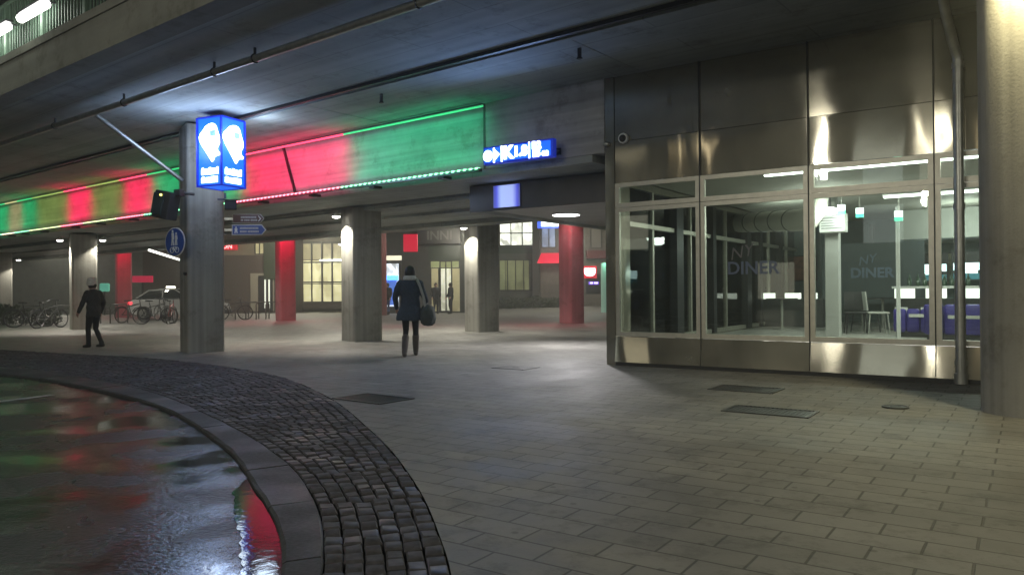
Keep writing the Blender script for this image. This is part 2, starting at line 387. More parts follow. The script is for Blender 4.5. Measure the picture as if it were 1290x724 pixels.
# kerb: separate granite stones with joints, between the two curves
def arc_resample(c, step):
    out = [c[0]]; acc = 0
    for a, b in zip(c, c[1:]):
        d = (b - a).length
        while acc + d >= step:
            a = a + (b - a).normalized() * (step - acc); d = (b - a).length; acc = 0; out.append(a.copy())
        acc += d
    return out
def nearest_on(c, p):
    best = None
    for a, b in zip(c, c[1:]):
        ab = b - a; t = max(0, min(1, (p - a).dot(ab) / ab.length_squared)); q = a + ab * t
        if best is None or (q - p).length < best[0]: best = ((q - p).length, q)
    return best[1]
ks = [p for p in arc_resample(kerb_road, .25) if p.y > -6]
m = MB()
for i in range(0, len(ks) - 4, 4):
    seg = ks[i:i + 5]; inn = [nearest_on(kerb_in, p) for p in seg]
    d0 = (seg[1] - seg[0]).normalized() * .006; h = random.uniform(-.004, .004)
    seg = [p.copy() for p in seg]; inn = [p.copy() for p in inn]
    seg[0] += d0; inn[0] += d0; seg[-1] -= d0; inn[-1] -= d0
    rings = []
    for a, b in zip(seg, inn):
        n = (b - a).normalized(); 
        rings.append([Vector((a.x, a.y, -.2)), Vector((a.x, a.y, -.012 + h)), Vector((a.x + n.x * .02, a.y + n.y * .02, .002 + h)),
                      Vector((b.x - n.x * .012, b.y - n.y * .012, .006 + h)), Vector((b.x, b.y, -.01)), Vector((b.x, b.y, -.2))])
    rings = [[q + Vector((random.uniform(-.005, .005), random.uniform(-.005, .005), random.uniform(-.003, .003) if j_ in (1, 2, 3) else 0)) for j_, q in enumerate(r_)] for r_ in rings]
    m.loft(rings)
struct(m.build('kerb', KERBM))

# cobbled band between kerb and paving: hand-cut setts laid in arcs
m = MB()
v1 = []; v2 = []
base = arc_resample(kerb_in, .30)
outp = [nearest_on(cob_out, p) for p in base]
for a, b in zip(base, outp):
    v1.append(m.bm.verts.new((a.x, a.y, -.035))); v2.append(m.bm.verts.new((b.x, b.y, -.035)))
for i in range(len(v1) - 1): 
    try: m.bm.faces.new((v1[i], v1[i + 1], v2[i + 1], v2[i]))
    except ValueError: pass
struct(m.build('cobble_bedding', plain('wet_mortar', (.03, .03, .03), .5, 0, .2, 20)))
m = MB(); bm = m.bm
fine = [p for p in arc_resample(kerb_in, .13) if p.y > -1.5 and p.x > -26]
foot = []
for p in fine: foot.append(nearest_on(cob_out, p))
for it in range(6):   # even the spacing of the far feet along the arc
    foot = [foot[0]] + [(foot[i - 1] + foot[i] * 2 + foot[i + 1]) / 4 for i in range(1, len(foot) - 1)] + [foot[-1]]
def cobq(c4, h):
    c = sum(c4, Vector()) / 4
    lo = [bm.verts.new(Vector((q.x, q.y, -.04))) for q in c4]
    mi = [bm.verts.new(Vector((q.x, q.y, -.006 + h + random.uniform(-.003, .003)))) for q in c4]
    tp = [bm.verts.new(c + (q - c) * .80 + Vector((0, 0, .003 + h + random.uniform(-.004, .004)))) for q in c4]
    for k in range(4):
        bm.faces.new((lo[k], lo[(k + 1) % 4], mi[(k + 1) % 4], mi[k])); bm.faces.new((mi[k], mi[(k + 1) % 4], tp[(k + 1) % 4], tp[k]))
    bm.faces.new(tp)
for i in range(len(fine) - 1):
    a, b, c, d = fine[i], fine[i + 1], foot[i], foot[i + 1]
    w = (c - a).length; n = max(2, round(w / .098)); off = 0 
    n = max(2, min(46, n))
    for j in range(n):
        t0, t1 = j / n, (j + 1) / n
        sh = .5 * (((j * 37) % 5) / 5.)            # courses break joint against each other
        def P(t, s): return (a + (b - a) * s) * (1 - t) + (c + (d - c) * s) * t
        g = .05
        q = [P(t0 + g / n, sh + .05), P(t1 - g / n, sh + .05), P(t1 - g / n, sh + .95), P(t0 + g / n, sh + .95)]
        q = [x + Vector((random.uniform(-.005, .005), random.uniform(-.005, .005), 0)) for x in q]
        cobq(q, random.uniform(-.006, .004))
struct(m.build('cobblestone_band', COBM, smooth=True))

# standing water in the gutter along the kerb, and a painted line on the road
m = MB()
gut = [p for p in arc_resample(kerb_road, .03) if -4 < p.y < 5.3]
from mathutils import noise as mnoise
rr = []
for i, p in enumerate(gut):
    d = (gut[min(i + 6, len(gut) - 1)] - gut[max(i - 6, 0)]).normalized(); n = Vector((d.y, -d.x, 0))
    q = Vector((p.y * 2.2, 3.1, 0)); q2 = Vector((p.y * 11, 7.7, 0))
    wdt = max(.004, (.175 + .07 * mnoise.noise(q) + .035 * mnoise.noise(q2)) * min(1, (i + .3) / 14))
    rr.append((p + Vector((0, 0, -.031)), p + n * wdt + Vector((0, 0, -.031))))
vv = [(m.bm.verts.new(a), m.bm.verts.new(b)) for a, b in rr]
for q, w in zip(vv, vv[1:]): m.bm.faces.new((q[0], w[0], w[1], q[1]))
o = struct(m.build('gutter_water', WAT))
for p in o.data.polygons:
    if p.normal.z < 0: p.flip()
m = MB(); a, b = atz(-60, 513, -.031), atz(66, 497, -.031); d = (b - a).normalized(); n = Vector((-d.y, d.x, 0)) * .06
m.bm.faces.new([m.bm.verts.new(p) for p in (a - n, b - n, b + n, a + n)]); struct(m.build('road_marking', MARK))

# grates and covers let into the paving
GRP_G = 'drain grates in the paving'
def grate(px, py, L_, W_, rz, label):
    c = atz(px, py, 0); t = thing('drain_grate', label, 'drain grate', c, rz, GRP_G)
    m = MB(); f = .04
    for sx in (-1, 1): m.box((sx * (L_ / 2 - f / 2), 0, .004), (f, W_, .012))
    for sy in (-1, 1): m.box((0, sy * (W_ / 2 - f / 2), .0042), (L_ - 2 * f, f, .012))
    m.build('frame', plain('cast_iron', (.06, .06, .058), .5, .5, .2, 10), t)
    m = MB(); k = int((L_ - 2 * f) / .045)
    for i in range(k): m.box((-L_ / 2 + f + .022 + i * (L_ - 2 * f) / k, 0, .002), (.022, W_ - 2 * f, .010))
    m.build('bars', plain('cast_iron', (.06, .06, .058), .5, .5, .2, 10), t)
    m = MB(); m.box((0, 0, .0022), (L_ - .02, W_ - .02, .003)); m.build('pit', BLK, t)
grate(470, 502, .82, .55, GA, 'dark iron grate beside the curved cobbles, left of the walking woman\'s path')
grate(940, 490, .8, .55, FA, 'dark iron grate close in front of the steel pavilion base')
grate(970, 518, .86, .48, FA, 'larger dark iron grate, nearer the viewer than the one by the pavilion base')
c = atz(1128, 513, 0); m = MB(); m.cyl((0, 0, .004), .13, .012, 28)
m.ring(Vector((0, 0, .008)), .12, .008, Matrix.Rotation(PI / 2, 4, 'X')); m.box((0, 0, .009), (.1, .02, .012))
o = m.build('manhole_cover', plain('cast_iron', (.06, .06, .058), .5, .5, .2, 10)); o.location = c
tag(o, 'small round iron cover in the bright paving before the pavilion', 'cover')
c = atz(650, 463, 0); m = MB(); m.box((0, 0, .002), (.62, .5, .01), FA, .003); m.box((0, 0, .006), (.12, .03, .01), FA)
o = m.build('hatch_cover', plain('cast_iron_dark', (.08, .08, .08), .6, .3, .2, 10)); o.location = c
tag(o, 'flat dark square hatch in the paving right of the woman', 'cover')

# ------------------------------------------------------------------ viaduct
via = thing('viaduct', 'broad grey concrete road viaduct spanning the plaza on thick columns', 'viaduct', (0, 0, 0), GA)
m = MB(); m.b2((-70, 5.41, 4.86), (40, 8.90, 5.2)); m.build('soffit_slab', SOF, via).location = (0, 0, 0)
m = MB(); m.b2((-70, 8.93, 4.79), (40, 13.3, 5.15)); 
for s in range(-66, 40, 6): m.b2((s, 8.95, 4.785), (s + .03, 13.2, 4.80))
m.build('soffit_slab', SOF, via)
m = MB(); m.b2((-70, 5.05, 4.80), (40, 5.40, 5.40)); 
m.b2((-70, 5.02, 5.33), (40, 5.5, 5.46)); m.build('edge_beam', concrete('edge_concrete', (.25, .25, .215), (.2, 3, 4), .25), via)
m = MB(); m.b2((-70, 11.0, 3.55), (-6.66, 11.9, 4.785)); m.build('girder', GIR, via)
m = MB(); m.prism([(-15.64, 4.78), (-15.56, 4.78), (-15.07, 3.57), (-15.15, 3.57)], .03, Matrix.Translation((0, 10.985, 0))); m.build('girder_joint', BLK, via)
m = MB(); m.b2((-9.30, 10.985, 3.555), (-9.26, 11.0, 4.78)); m.build('girder_joint', plain('joint_grey', (.12, .12, .12), .8), via)
m = MB(); m.b2((-70, 11.01, 3.42), (-6.9, 12.7, 3.545)); m.b2((-70, 12.72, 3.36), (12, 17.7, 3.56)); 
m.b2((-70, 12.8, 3.30), (12, 13.3, 3.358)); m.b2((-70, 14.6, 3.28), (12, 15.1, 3.357)); m.b2((-70, 16.9, 3.22), (12, 17.6, 3.3575))
m.build('lower_deck', SOF, via)
for s, n in ((-10.26, 9.3), (-6.09, 9.39)): m = MB(); m.box((s, n, 4.72), (.05, .03, .15)); m.box((s, n, 4.64), (.07, .05, .02)); m.build('lifting_hook', BLK, via)
t = thing('viaduct', 'rear concrete viaduct behind the first, carried on red columns', 'viaduct', (0, 0, 0), GA)
m = MB(); m.b2((-70, 19.6, 4.7), (30, 28.5, 5.6)); m.build('deck_slab', SOF, t)
m = MB(); m.b2((-70, 19.3, 5.2), (30, 19.58, 6.2)); m.build('parapet', SOF, t)

# drain pipe under the soffit with its clamps; brace from pipe to column; cable along the joint
t = thing('drain_pipe', 'long thin grey pipe hung under the near edge of the viaduct', 'pipe', (0, 0, 0), GA)
m = MB(); m.tube([(-60, 6.5, 4.70), (8, 6.5, 4.70)], .055, 14); m.build('pipe', ZINC, t, True)
for s in (-17.0, -14.0, -11.0, -9.9, -6.5):
    m = MB(); m.box((s, 6.5, 4.78), (.03, .03, .17)); m.ring(Vector((s, 6.5, 4.70)), .06, .012, Matrix.Rotation(PI / 2, 4, 'Z')); m.build('clamp', BLK, t)
t = thing('cable_duct', 'thin dark cable duct running along the joint of the viaduct soffit', 'duct', (0, 0, 0), GA)
m = MB(); m.b2((-40, 8.78, 4.80), (8, 8.85, 4.855)); m.build('duct', BLK, t)
a, b = Vector((-8.0, 14.58, 4.72)), Vector((-6.92, 16.03, 3.62))
m = MB(); m.tube([a - a, b - a], .045, 12); o = m.build('brace_pipe', ZINC, None, True); o.location = a
tag(o, 'slanting bare metal pipe from the drain pipe down to the sign column', 'pipe')

# railing and platform canopy on top of the viaduct edge
t = thing('railing', 'green painted baluster railing along the top of the viaduct edge', 'railing', G(0, 0), GA)
m = MB(); m.tube([(-45, 5.3, 6.6), (2, 5.3, 6.6)], .035, 8); m.tube([(-45, 5.3, 5.60), (2, 5.3, 5.60)], .02, 6); m.build('rail', GREENP, t)
s = -44.0
while s < 2:
    m = MB(); m.box((s, 5.3, 6.02), (.10, .09, 1.16), 0, .01); m.box((s, 5.3, 5.47), (.18, .14, .03)); m.build('post', GREENP, t); s += 1.65
m = MB(); s = -44.0
while s < 2:
    m.box((s, 5.3, 6.1), (.022, .022, 1.0)); s += .118
m.build('balusters', GREENP, t)['kind'] = 'stuff'
t = thing('platform_canopy', 'dark flat canopy roof above the railing on the viaduct', 'canopy', G(0, 0), GA)
m = MB(); m.b2((-60, 4.2, 7.55), (6, 12, 7.75)); m.build('roof', plain('canopy_soffit', (.14, .14, .13), .7, 0, .2, 2), t)
for s in (-40, -28, -16, -4):
    m = MB(); m.b2((s, 8.6, 5.2), (s + .25, 8.85, 7.55)); m.build('post', DRK, t)
for k, (s, lab) in enumerate(((-14.2, 'glowing white tube lamp fixed outside the railing, the one wholly in view'), (-15.86, 'glowing white tube lamp fixed outside the railing, cut by the left picture edge'))):
    p = G(s, 5.10, 6.0); L0 = thing('tube_lamp', lab, 'lamp', p, GA, 'tube lamps on the viaduct railing')
    m = MB(); m.b2((-.58, -.05, .075), (.58, .07, .12), .01); 
    for x in (-.4, .4): m.b2((x - .02, .0, .08), (x + .02, .19, .11))
    m.build('housing', DRK, L0)
    m = MB(); m.tube([(-.56, 0, 0), (-.53, 0, 0), (.53, 0, 0), (.56, 0, 0)], [.03, .075, .075, .03], 12); m.build('diffuser', glow('canopy_tube', (1, 1, .93), 8), L0, True)
    light('POINT', p + Vector((0, 0, -.15)) + G(0, -.25) - G(0, 0), 8, (.9, 1, .85), shadow_soft_size=.2)

# ------------------------------------------------------------------ columns
def round_sq(w, r, n=6):
    pts = []
    for cx, cy, a0 in ((1, 1, 0), (-1, 1, PI / 2), (-1, -1, PI), (1, -1, 3 * PI / 2)):
        for k in range(n + 1):
            a = a0 + k * PI / 2 / n
            pts.append((cx * (w / 2 - r) + r * math.cos(a), cy * (w / 2 - r) + r * math.sin(a)))
    return pts
def column(loc, h, mat, label, w=.80, r=.07, group='columns of the viaduct'):
    t = thing('concrete_column', label, 'column', loc, R(-54), group)
    pts = round_sq(w, r)
    m = MB(); m.loft([[(x * k, y * k, z) for x, y in pts] for z, k in ((-.02, 1), (.3, 1), (h * .5, 1), (h - .52, 1), (h - .515, .98), (h - .495, .98), (h - .49, 1), (h, 1))])
    m.build('shaft', mat, t, True)
    return t
NEARG = 'columns of the viaduct'
c_main = column((-6.67, 16.4, 0), 4.80, CON, 'grey concrete column behind the blue cube sign, with road signs fixed to it', .76, .08)
column((5.17, 7.53, 0), 4.87, CON, 'big grey column nearest the viewer, at the right edge before the pavilion', .92, .42)
column((-3.87, 19.6, 0), 3.37, CON, 'grey column with lit top, just left of the woman in the navy coat')
column((-.94, 23.6, 0), 3.37, CON, 'grey column with lit top, just right of the woman in the navy coat')
column((2.28, 29.2, 0), 4.71, CONR, 'red column under the blue and white canopy sign, closest red one', .74, .12)
column((-10.1, 34.0, 0), 4.71, CONR, 'red column left of the yellow lit glazing', .74, .12)
column((-20.6, 40.4, 0), 4.71, CONR, 'red column between the white capped walker and the white car', .74, .12)
column((-15.3, 27.2, 0), 3.37, CON, 'grey column right behind the walker in the white cap, lit at top left', .8)
column((-25.6, 38.3, 0), 3.4, CON, 'far grey column at the left with a lamp on its left side', .8)
column((-29.2, 42, 0), 3.4, CON, 'farthest grey column, nearest the left picture edge', .85)
column((-7.1, 40.5, 0), 4.71, plain('brown_red_column', (.20, .055, .055), .7, 0, .15, 4), 'dark red column before the shop fronts behind the woman', .75, .2)
column((12.9, 1.2, 0), 4.87, CON, 'grey column of the viaduct beyond the right picture edge', .92, .42)

# disc lamps by the column heads
LG = 'disc lamps at the column heads, and added fill lamps'
lamp0 = None
def col_lamp(loc, label, power, col=(1, .95, .82), ang=120, tgt=None):
    global lamp0
    if lamp0 is None:
        lamp0 = thing('column_lamp', label, 'lamp', loc, 0, LG)
        m = MB(); m.cyl((0, 0, .05), .12, .05, 24); m.cyl((0, 0, .12), .03, .1, 10); m.build('housing', ZINC, lamp0)
        m = MB(); m.sph((0, 0, .022), .10, (1, 1, .45), 18); m.build('lens', W_NEUT, lamp0, True)
    else: dup(lamp0, loc, 0, label, LG)
    light('SPOT', Vector(loc) + Vector((0, 0, -.05)), power, col, Vector(loc) + Vector((0, 0, -3)) if tgt is None else tgt, None, spot_size=R(ang), spot_blend=.35, shadow_soft_size=.06)
def off(c, px_dx, toward=.15, d=.62): 
    return Vector((c[0] - d * .93, c[1] - d * .37, c[2]))
col_lamp((-4.42, 19.22, 3.13), 'round bright lamp at the head of the column left of the woman', 330)
col_lamp((-1.45, 23.1, 3.13), 'round bright lamp at the head of the column right of the woman', 330)
col_lamp((-15.98, 26.95, 3.13), 'round bright lamp on the left of the column behind the capped walker', 330)
col_lamp((-14.55, 27.1, 3.13), 'round bright lamp on the right of the column behind the capped walker', 200)
col_lamp((-26.1, 37.8, 2.95), 'round bright lamp on the left of the far left column', 220)
col_lamp((-24.6, 38.0, 2.95), 'small bright lamp on the right of the far left column', 120)
col_lamp((4.72, 7.00, 4.62), 'round lamp lighting the top of the big near column', 330, (1, .88, .50), 125)

col_lamp((-4.05, 20.5, 3.13), 'added fill lamp hidden right behind the column left of the woman', 300, ang=150)  # from here on, fill lamps added out of sight to brighten under the deck
col_lamp((-.98, 24.5, 3.13), 'added fill lamp hidden right behind the column right of the woman', 300, ang=150)
for q_ in ((-9.5, 24.5), (-13.5, 32.0), (-6.5, 29.0), (-19.0, 34.3)):
    col_lamp((q_[0], q_[1], 3.05), 'added fill lamp under the lower deck, %s' % {-9.5: 'first behind the sign column', -13.5: 'far behind the sign column', -6.5: 'hidden deep behind the column left of the woman', -19.0: 'deep behind the walker in the white cap'}[q_[0]], 170, ang=160)
for sx_, sy_ in ((1.0, 26.5), (-4.5, 27.5), (-10.5, 30.5)): light('SPOT', (sx_, sy_, 3.1), 110, (1, .06, .12), (sx_, sy_, 0), None, spot_size=R(110), spot_blend=1, shadow_soft_size=.2)
for q_, pw_l in (((-14, 46), 500), ((-3, 40.5), 300), ((3.5, 44), 300), ((13, 41), 500), ((-30, 50), 700), ((-11, 44), 400)): light('POINT', (q_[0], q_[1], 4.3), pw_l, (1, .92, .75), shadow_soft_size=.3)  # added fill lights without fixtures, brighten the buildings behind

# ------------------------------------------------------------------ LED lit girder
GRN, RED, CRM, YGR = (.0, .62, .20), (1., .012, .10), (.75, .62, .30), (.34, .50, .10)
segs = [(-44, -33.0, GRN, 'green'), (-33.0, -31.8, CRM, 'cream'), (-31.8, -30.4, GRN, 'green'), (-30.4, -27.7, YGR, 'yellow green'), (-27.7, -26.0, RED, 'red'),
        (-26.0, -23.7, YGR, 'yellow green'), (-23.7, -22.0, RED, 'red'), (-22.0, -17.25, GRN, 'green'), (-17.25, -13.2, RED, 'red'), (-13.2, -9.2, (.0, .60, .24), 'green')]
ordn = {1: 'first', 2: 'second', 3: 'third', 4: 'fourth'}
cnt = {}
for i, (s0, s1, colr, nm) in enumerate(segs):
    cnt[nm] = cnt.get(nm, 0) + 1; L_ = s1 - s0; sm = (s0 + s1) / 2
    which = {('green', 1): 'first green stretch from the left', ('green', 2): 'short second green stretch between cream and yellow', ('green', 3): 'green stretch passing behind the sign column',
             ('green', 4): 'long last green stretch before the blue hanging sign', ('cream', 1): 'only cream stretch', ('yellow green', 1): 'stretch left of the first red one', ('yellow green', 2): 'stretch between the two short red ones',
             ('red', 1): 'first short red stretch from the left', ('red', 2): 'second short red stretch from the left', ('red', 3): 'long red stretch right of the cube sign'}[(nm, cnt[nm])]
    t = thing('led_bar', f'{nm} bottom LED bar, {which}', 'LED bar', G(sm, 10.80, 3.50), GA, 'LED bars along the lower edge of the girder')
    m = MB(); m.b2((-L_ / 2 + .01, -.05, -.03), (L_ / 2 - .01, .05, .03), .005); m.build('housing', DRK, t)
    m = MB(); n = max(2, int(L_ / .145))
    prof = []
    for k in range(n):
        x = -L_ / 2 + (k + .5) * L_ / n; h_ = min(.03, L_ / n * .22)
        prof += [(x - h_ - .002, 0), (x - h_, 1), (x + h_, 1), (x + h_ + .002, 0)]
    m.loft([[(x, -.03 - .035 * q, .01 - .0 * q), (x, .03, .01), (x, .03, .02 + .025 * q), (x, -.03 - .03 * q, .02 + .025 * q)] for x, q in prof])
    m.build('diodes', glow('diode_' + nm, tuple(.25 + .75 * c for c in colr), 3.), t)
    for k in range(max(1, int(L_ / 2))):
        m = MB(); x = -L_ / 2 + 1 + k * 2 if L_ > 2 else 0; m.box((x, .08, -.05), (.16, .22, .05)); m.build('bracket', BLK, t)
    pw = {'green': 3.4, 'red': 6.5, 'cream': 2.6, 'yellow green': 2.3}[nm] * L_
    light('AREA', G(sm, 10.62, 3.45), pw, colr, G(sm, 11.0, 4.15), None, shape='RECTANGLE', size=L_ - .1, size_y=.08, spread=R(120))
    t = thing('led_tube', f'{nm} top glowing tube, {which}', 'LED tube', G(sm, 10.86, 4.70), GA, 'LED tubes along the top of the girder')
    m = MB(); m.tube([(-L_ / 2, 0, 0), (L_ / 2, 0, 0)], .021, 8); m.build('tube', glow('tube_' + nm, tuple(.06 + .94 * c for c in colr), 1.8 if nm == 'red' else .75), t, True)
    m = MB(); m.b2((-L_ / 2, -.03, .03), (L_ / 2, .03, .05)); m.build('housing', DRK, t)
    light('AREA', G(sm, 10.66, 4.72), pw * .8, colr, G(sm, 11.0, 4.1), None, shape='RECTANGLE', size=L_ - .1, size_y=.08, spread=R(120))

# ------------------------------------------------------------------ illuminated cube sign
BLUE = glow('sign_blue', (.012, .13, .86), .95)
BLUED = glow('sign_frame_blue', (.01, .03, .5), .35)
WHT = glow('sign_white', (.86, 1, 1), 4.)
GREYM = glow('sign_grey', (.25, .5, .55), .5)
cs = thing('cube_sign', 'tall glowing blue box sign with white pin shapes, hung under the viaduct', 'sign', (-5.83, 15.33, 3.36), R(-24.2), None)
W_ = .63
m = MB(); m.b2((-W_ / 2 + .012, -W_ / 2 + .012, .01), (W_ / 2 - .012, W_ / 2 - .012, 1.35)); m.build('light_box', BLUE, cs)
m = MB()
for x in (-1, 1):
    for y in (-1, 1): m.box((x * W_ / 2, y * W_ / 2, .68), (.035, .035, 1.37))
for z in (0.01, 1.36):
    for q in (-1, 1): m.box((0, q * W_ / 2, z), (W_ - .036, .034, .03)); m.box((q * W_ / 2, 0, z), (.034, W_ - .036, .03))
m.build('frame', BLUED, cs)
m = MB(); m.cyl((0, 0, 1.405), .06, .07, 12); m.box((0, 0, 1.375), (.5, .5, .02)); m.box((0, 0, 1.43), (.3, .3, .02)); m.build('hanger', BLK, cs)
def pin_outline():
    # slanting rounded head that narrows to a foot at lower right, stepped on its right side
    P = [(75,235),(72,205),(85,175),(110,150),(130,122),(160,104),(190,98),(215,106),(232,128),(242,165),(262,225),(262,280),(248,305),(240,322),(246,345),(262,358),(262,380),(235,384),(215,396),(207,418),(193,434),(180,416),(140,350),(95,280)]
    return [((x - 167) / 210 * .60, 1.36 * (1 - (y - 45) / 595)) for x, y in P]
def sign_face(rot):
    Mx = Matrix.Rotation(rot, 4, 'Z') @ Matrix.Translation((0, -W_ / 2 + .003, 0))
    m = MB(); m.prism(pin_outline(), .008, Mx); m.build('pin_mark', WHT, cs)
    m = MB(); m.prism([(.03, .975), (.165, .985), (.165, 1.10), (.02, 1.09)], .022, Mx); m.build('grey_square', GREYM, cs)
    m = MB()
    rnd = random.Random(3)
    for row, z in enumerate((.285, .125)):
        x = -.215
        while x < .17:
            w = rnd.uniform(.05, .085); h = rnd.choice((.11, .12, .14)); 
            m.prism([(x, z - .055), (x + w, z - .055), (x + w, z - .055 + h), (x + .012, z - .06 + h)], .008 + rnd.uniform(0, .002), Mx); x += w * .93
        m.prism([(-.215, z - .045), (.20, z - .045), (.20, z + .045), (-.215, z + .045)], .0075, Mx)
    m.build('lettering', WHT, cs)
for k in range(4): sign_face(k * PI / 2)
light('POINT', (-5.50, 14.70, 4.25), 32, (.45, .62, 1), shadow_soft_size=.25)
light('POINT', (-6.50, 14.85, 4.2), 26, (.45, .62, 1), shadow_soft_size=.25)
light('POINT', (-5.0, 15.3, 4.45), 14, (.62, .78, 1), shadow_soft_size=.2)

# things fixed to the sign column
t = thing('signal_box', 'dark tilted box with a tiny yellow light, bracketed to the sign column', 'signal box', (-6.98, 15.55, 3.05), R(-18))
Mt = Matrix.Rotation(R(13), 4, 'Y')
m = MB(); m.box((-.08, 0, 0), (.40, .30, .56), M=Mt, bev=.02); m.build('housing', BLK, t)
m = MB(); m.box((-.155, -.16, .02), (.26, .03, .44), M=Mt, bev=.01); m.build('front_panel', plain('dark_teal_panel', (.015, .03, .03), .3), t)
m = MB(); m.sph((-.045, -.185, .19), .024); m.build('indicator', glow('indicator_yellow', (1, .9, .15), 4), t)
m = MB(); m.tube([(.08, .02, .2), (.26, .12, .24), (.36, .3, .24)], .03, 8); m.box((.2, .05, .24), (.16, .14, .14), 0, .01); m.build('bracket', BLK, t)
t = thing('round_sign', 'round blue sign with white walkers and bicycle on the sign column', 'road sign', (-6.90, 15.62, 2.30), 0)
ang = math.atan2(-.62, -.78) + PI / 2       # normal direction of the plate
t.rotation_euler = (0, 0, R(-28))
Mc = Matrix.Rotation(PI / 2, 4, 'X')
m = MB(); m.cyl((0, 0, 0), .30, .012, 40, M=Mc); m.build('rim', WHITE, t)
m = MB(); m.cyl((0, -.008, 0), .278, .010, 40, M=Mc); m.build('plate', plain('sign_blue_paint', (.02, .07, .32), .4), t)
m = MB()
for x, z0, h in ((-.055, .0, .20), (.05, .0, .15)):
    m.sph((x, -.016, z0 + h + .02), .026, (1, .2, 1)); m.prism([(x - .03, z0 + h - .01), (x + .03, z0 + h - .01), (x + .045, z0 + .05), (x + .02, z0 + .08), (x + .035, z0 - .07), (x + .01, z0 - .07), (x, z0 + .04), (x - .02, z0 - .07), (x - .045, z0 - .07), (x - .025, z0 + .07)], .006, Matrix.Translation((0, -.016, 0)))
for x in (-.075, .075): m.ring(Vector((x, -.016, -.165)), .055, .008)
m.tube([(-.075, -.016, -.165), (-.03, -.016, -.1), (.05, -.016, -.1), (.075, -.016, -.165)], .008, 6); m.tube([(-.03, -.016, -.1), (0, -.016, -.165), (.05, -.016, -.1)], .008, 6)
m.build('pictogram', WHITE, t)
m = MB(); m.tube([(0, .01, 0), (.0, .22, 0)], .02, 8); m.box((0, .06, .0), (.1, .04, .1)); m.build('bracket', ZINC, t)
t = thing('floodlight', 'small black floodlight bracketed to the right side of the sign column', 'floodlight', (-6.05, 16.1, 3.1), R(20))
m = MB(); m.box((.11, -.02, .0), (.24, .2, .2), 0, .015); m.box((.11, -.12, .1), (.27, .06, .02)); m.build('housing', BLK, t)
m = MB(); m.box((-.08, .02, .12), (.14, .05, .04)); m.box((.0, .02, .2), (.05, .05, .12)); m.build('bracket', DRK, t)
def arrow_sign(z, L_, h, mat, label, x0=.0, border=True):
    t = thing('direction_sign', label, 'direction sign', (-5.98 + x0, 16.35, z), R(4), 'arrow signs on the sign column')
    def arr(i, y, th, mt, nm):
        m = MB(); m.prism([(i, -h / 2 + i), (L_ - h * .42 - i * .3, -h / 2 + i), (L_ - i * 1.4, 0), (L_ - h * .42 - i * .3, h / 2 - i), (i, h / 2 - i)], th, Matrix.Translation((0, y, 0))); return m.build(nm, mt, t)
    arr(0, 0, .02, WHITE, 'border'); arr(.016 if border else .008, -.006, .018, mat, 'plate')
    m = MB(); rnd = random.Random(int(z * 100))
    for row, zz in ((0, h * .16), (1, -h * .17)):
        x = .17
        while x < L_ - .17:
            w = rnd.uniform(.018, .035); m.box((x + w / 2, -.017, zz), (w * .8, .006, h * .2)); x += w + (.02 if rnd.random() < .12 else .002)
    m.build('lettering', plain('dull_white', (.5, .5, .5), .5), t)
    m = MB()
    if border: m.sph((.09, -.017, .05), .018, (1, .3, 1)); m.prism([(.06, .03), (.12, .03), (.115, -.02), (.13, -.07), (.1, -.07), (.09, -.03), (.08, -.07), (.05, -.07), (.065, -.02)], .006, Matrix.Translation((0, -.017, 0)))
    else: m.prism([(L_ - .13, .06), (L_ - .11, .06), (L_ - .06, 0), (L_ - .11, -.06), (L_ - .13, -.06), (L_ - .085, 0)], .006, Matrix.Translation((0, -.017, 0)))
    m.build('symbol', WHITE, t)
    m = MB(); m.box((-.12, .03, 0), (.28, .03, .05)); m.build('bracket', ZINC, t)
arrow_sign(2.84, .66, .19, plain('sign_brown', (.10, .04, .04), .5), 'brown arrow sign with two lines of writing, the upper one', .0, False)
arrow_sign(2.60, .72, .22, plain('sign_blue_paint', (.02, .07, .32), .4), 'blue white-edged arrow sign with two lines of writing, the lower one', -.02)
m = MB(); m.cyl((0, 0, 0), .035, .05, 14, M=Mc); o = m.build('socket', BLK); o.location = (-6.83, 15.93, 1.66); o.rotation_euler = (0, 0, GA)
tag(o, 'small black round socket on the sign column under the round sign', 'socket')

# ------------------------------------------------------------------ blue hanging sign by the girder
hs = thing('hanging_sign', 'long glowing blue sign with white bars and figures by the girder end', 'sign', at(651.5, 191.5, 13.3), FA)
SL, SH = 1.47, .32
m = MB(); m.b2((-SL / 2, 0, -SH / 2), (SL / 2 , .11, SH / 2), .01); m.build('case', BLUED, hs)
m = MB(); m.b2((-SL / 2 + .04, -.012, -SH / 2 + .035), (SL / 2 - .05, -.001, SH / 2 - .035)); m.build('face', BLUE, hs)
m = MB(); y = -.02
T = lambda x, z: Matrix.Translation((x, y, z))
m.cyl((-.62, y, -.01), .10, .008, 24, M=Mc); m.prism([(-.70, -.02), (-.55, -.02), (-.55, .02), (-.70, .02)], .012, T(0, 0))
m.prism([(-.50, .12), (-.47, .12), (-.47, -.14), (-.50, -.14)], .008, T(0, 0)); m.prism([(-.47, .09), (-.36, 0), (-.47, -.10)], .009, T(0, 0))
m.prism([(-.33, .14), (-.305, .14), (-.305, -.14), (-.33, -.14)], .008, T(0, 0))
m.text('K', .30, T(-.18, 0), .004, .016); m.text('1.8', .24, T(.075, 0), .004, .012)
m.prism([(.25, .14), (.275, .14), (.275, -.14), (.25, -.14)], .008, T(0, 0))
m.text('B2', .17, T(.41, .065), .004, .01); m.text('E5-m', .15, T(.49, -.075), .0045, .01)
m.build('lettering', WHT, hs)
m = MB(); 
for x in (-.6, .6): m.box((x, .26, 0), (.04, .3, .04)); m.box((x, .40, 0), (.1, .02, .12))
m.build('hanger', BLK, hs)
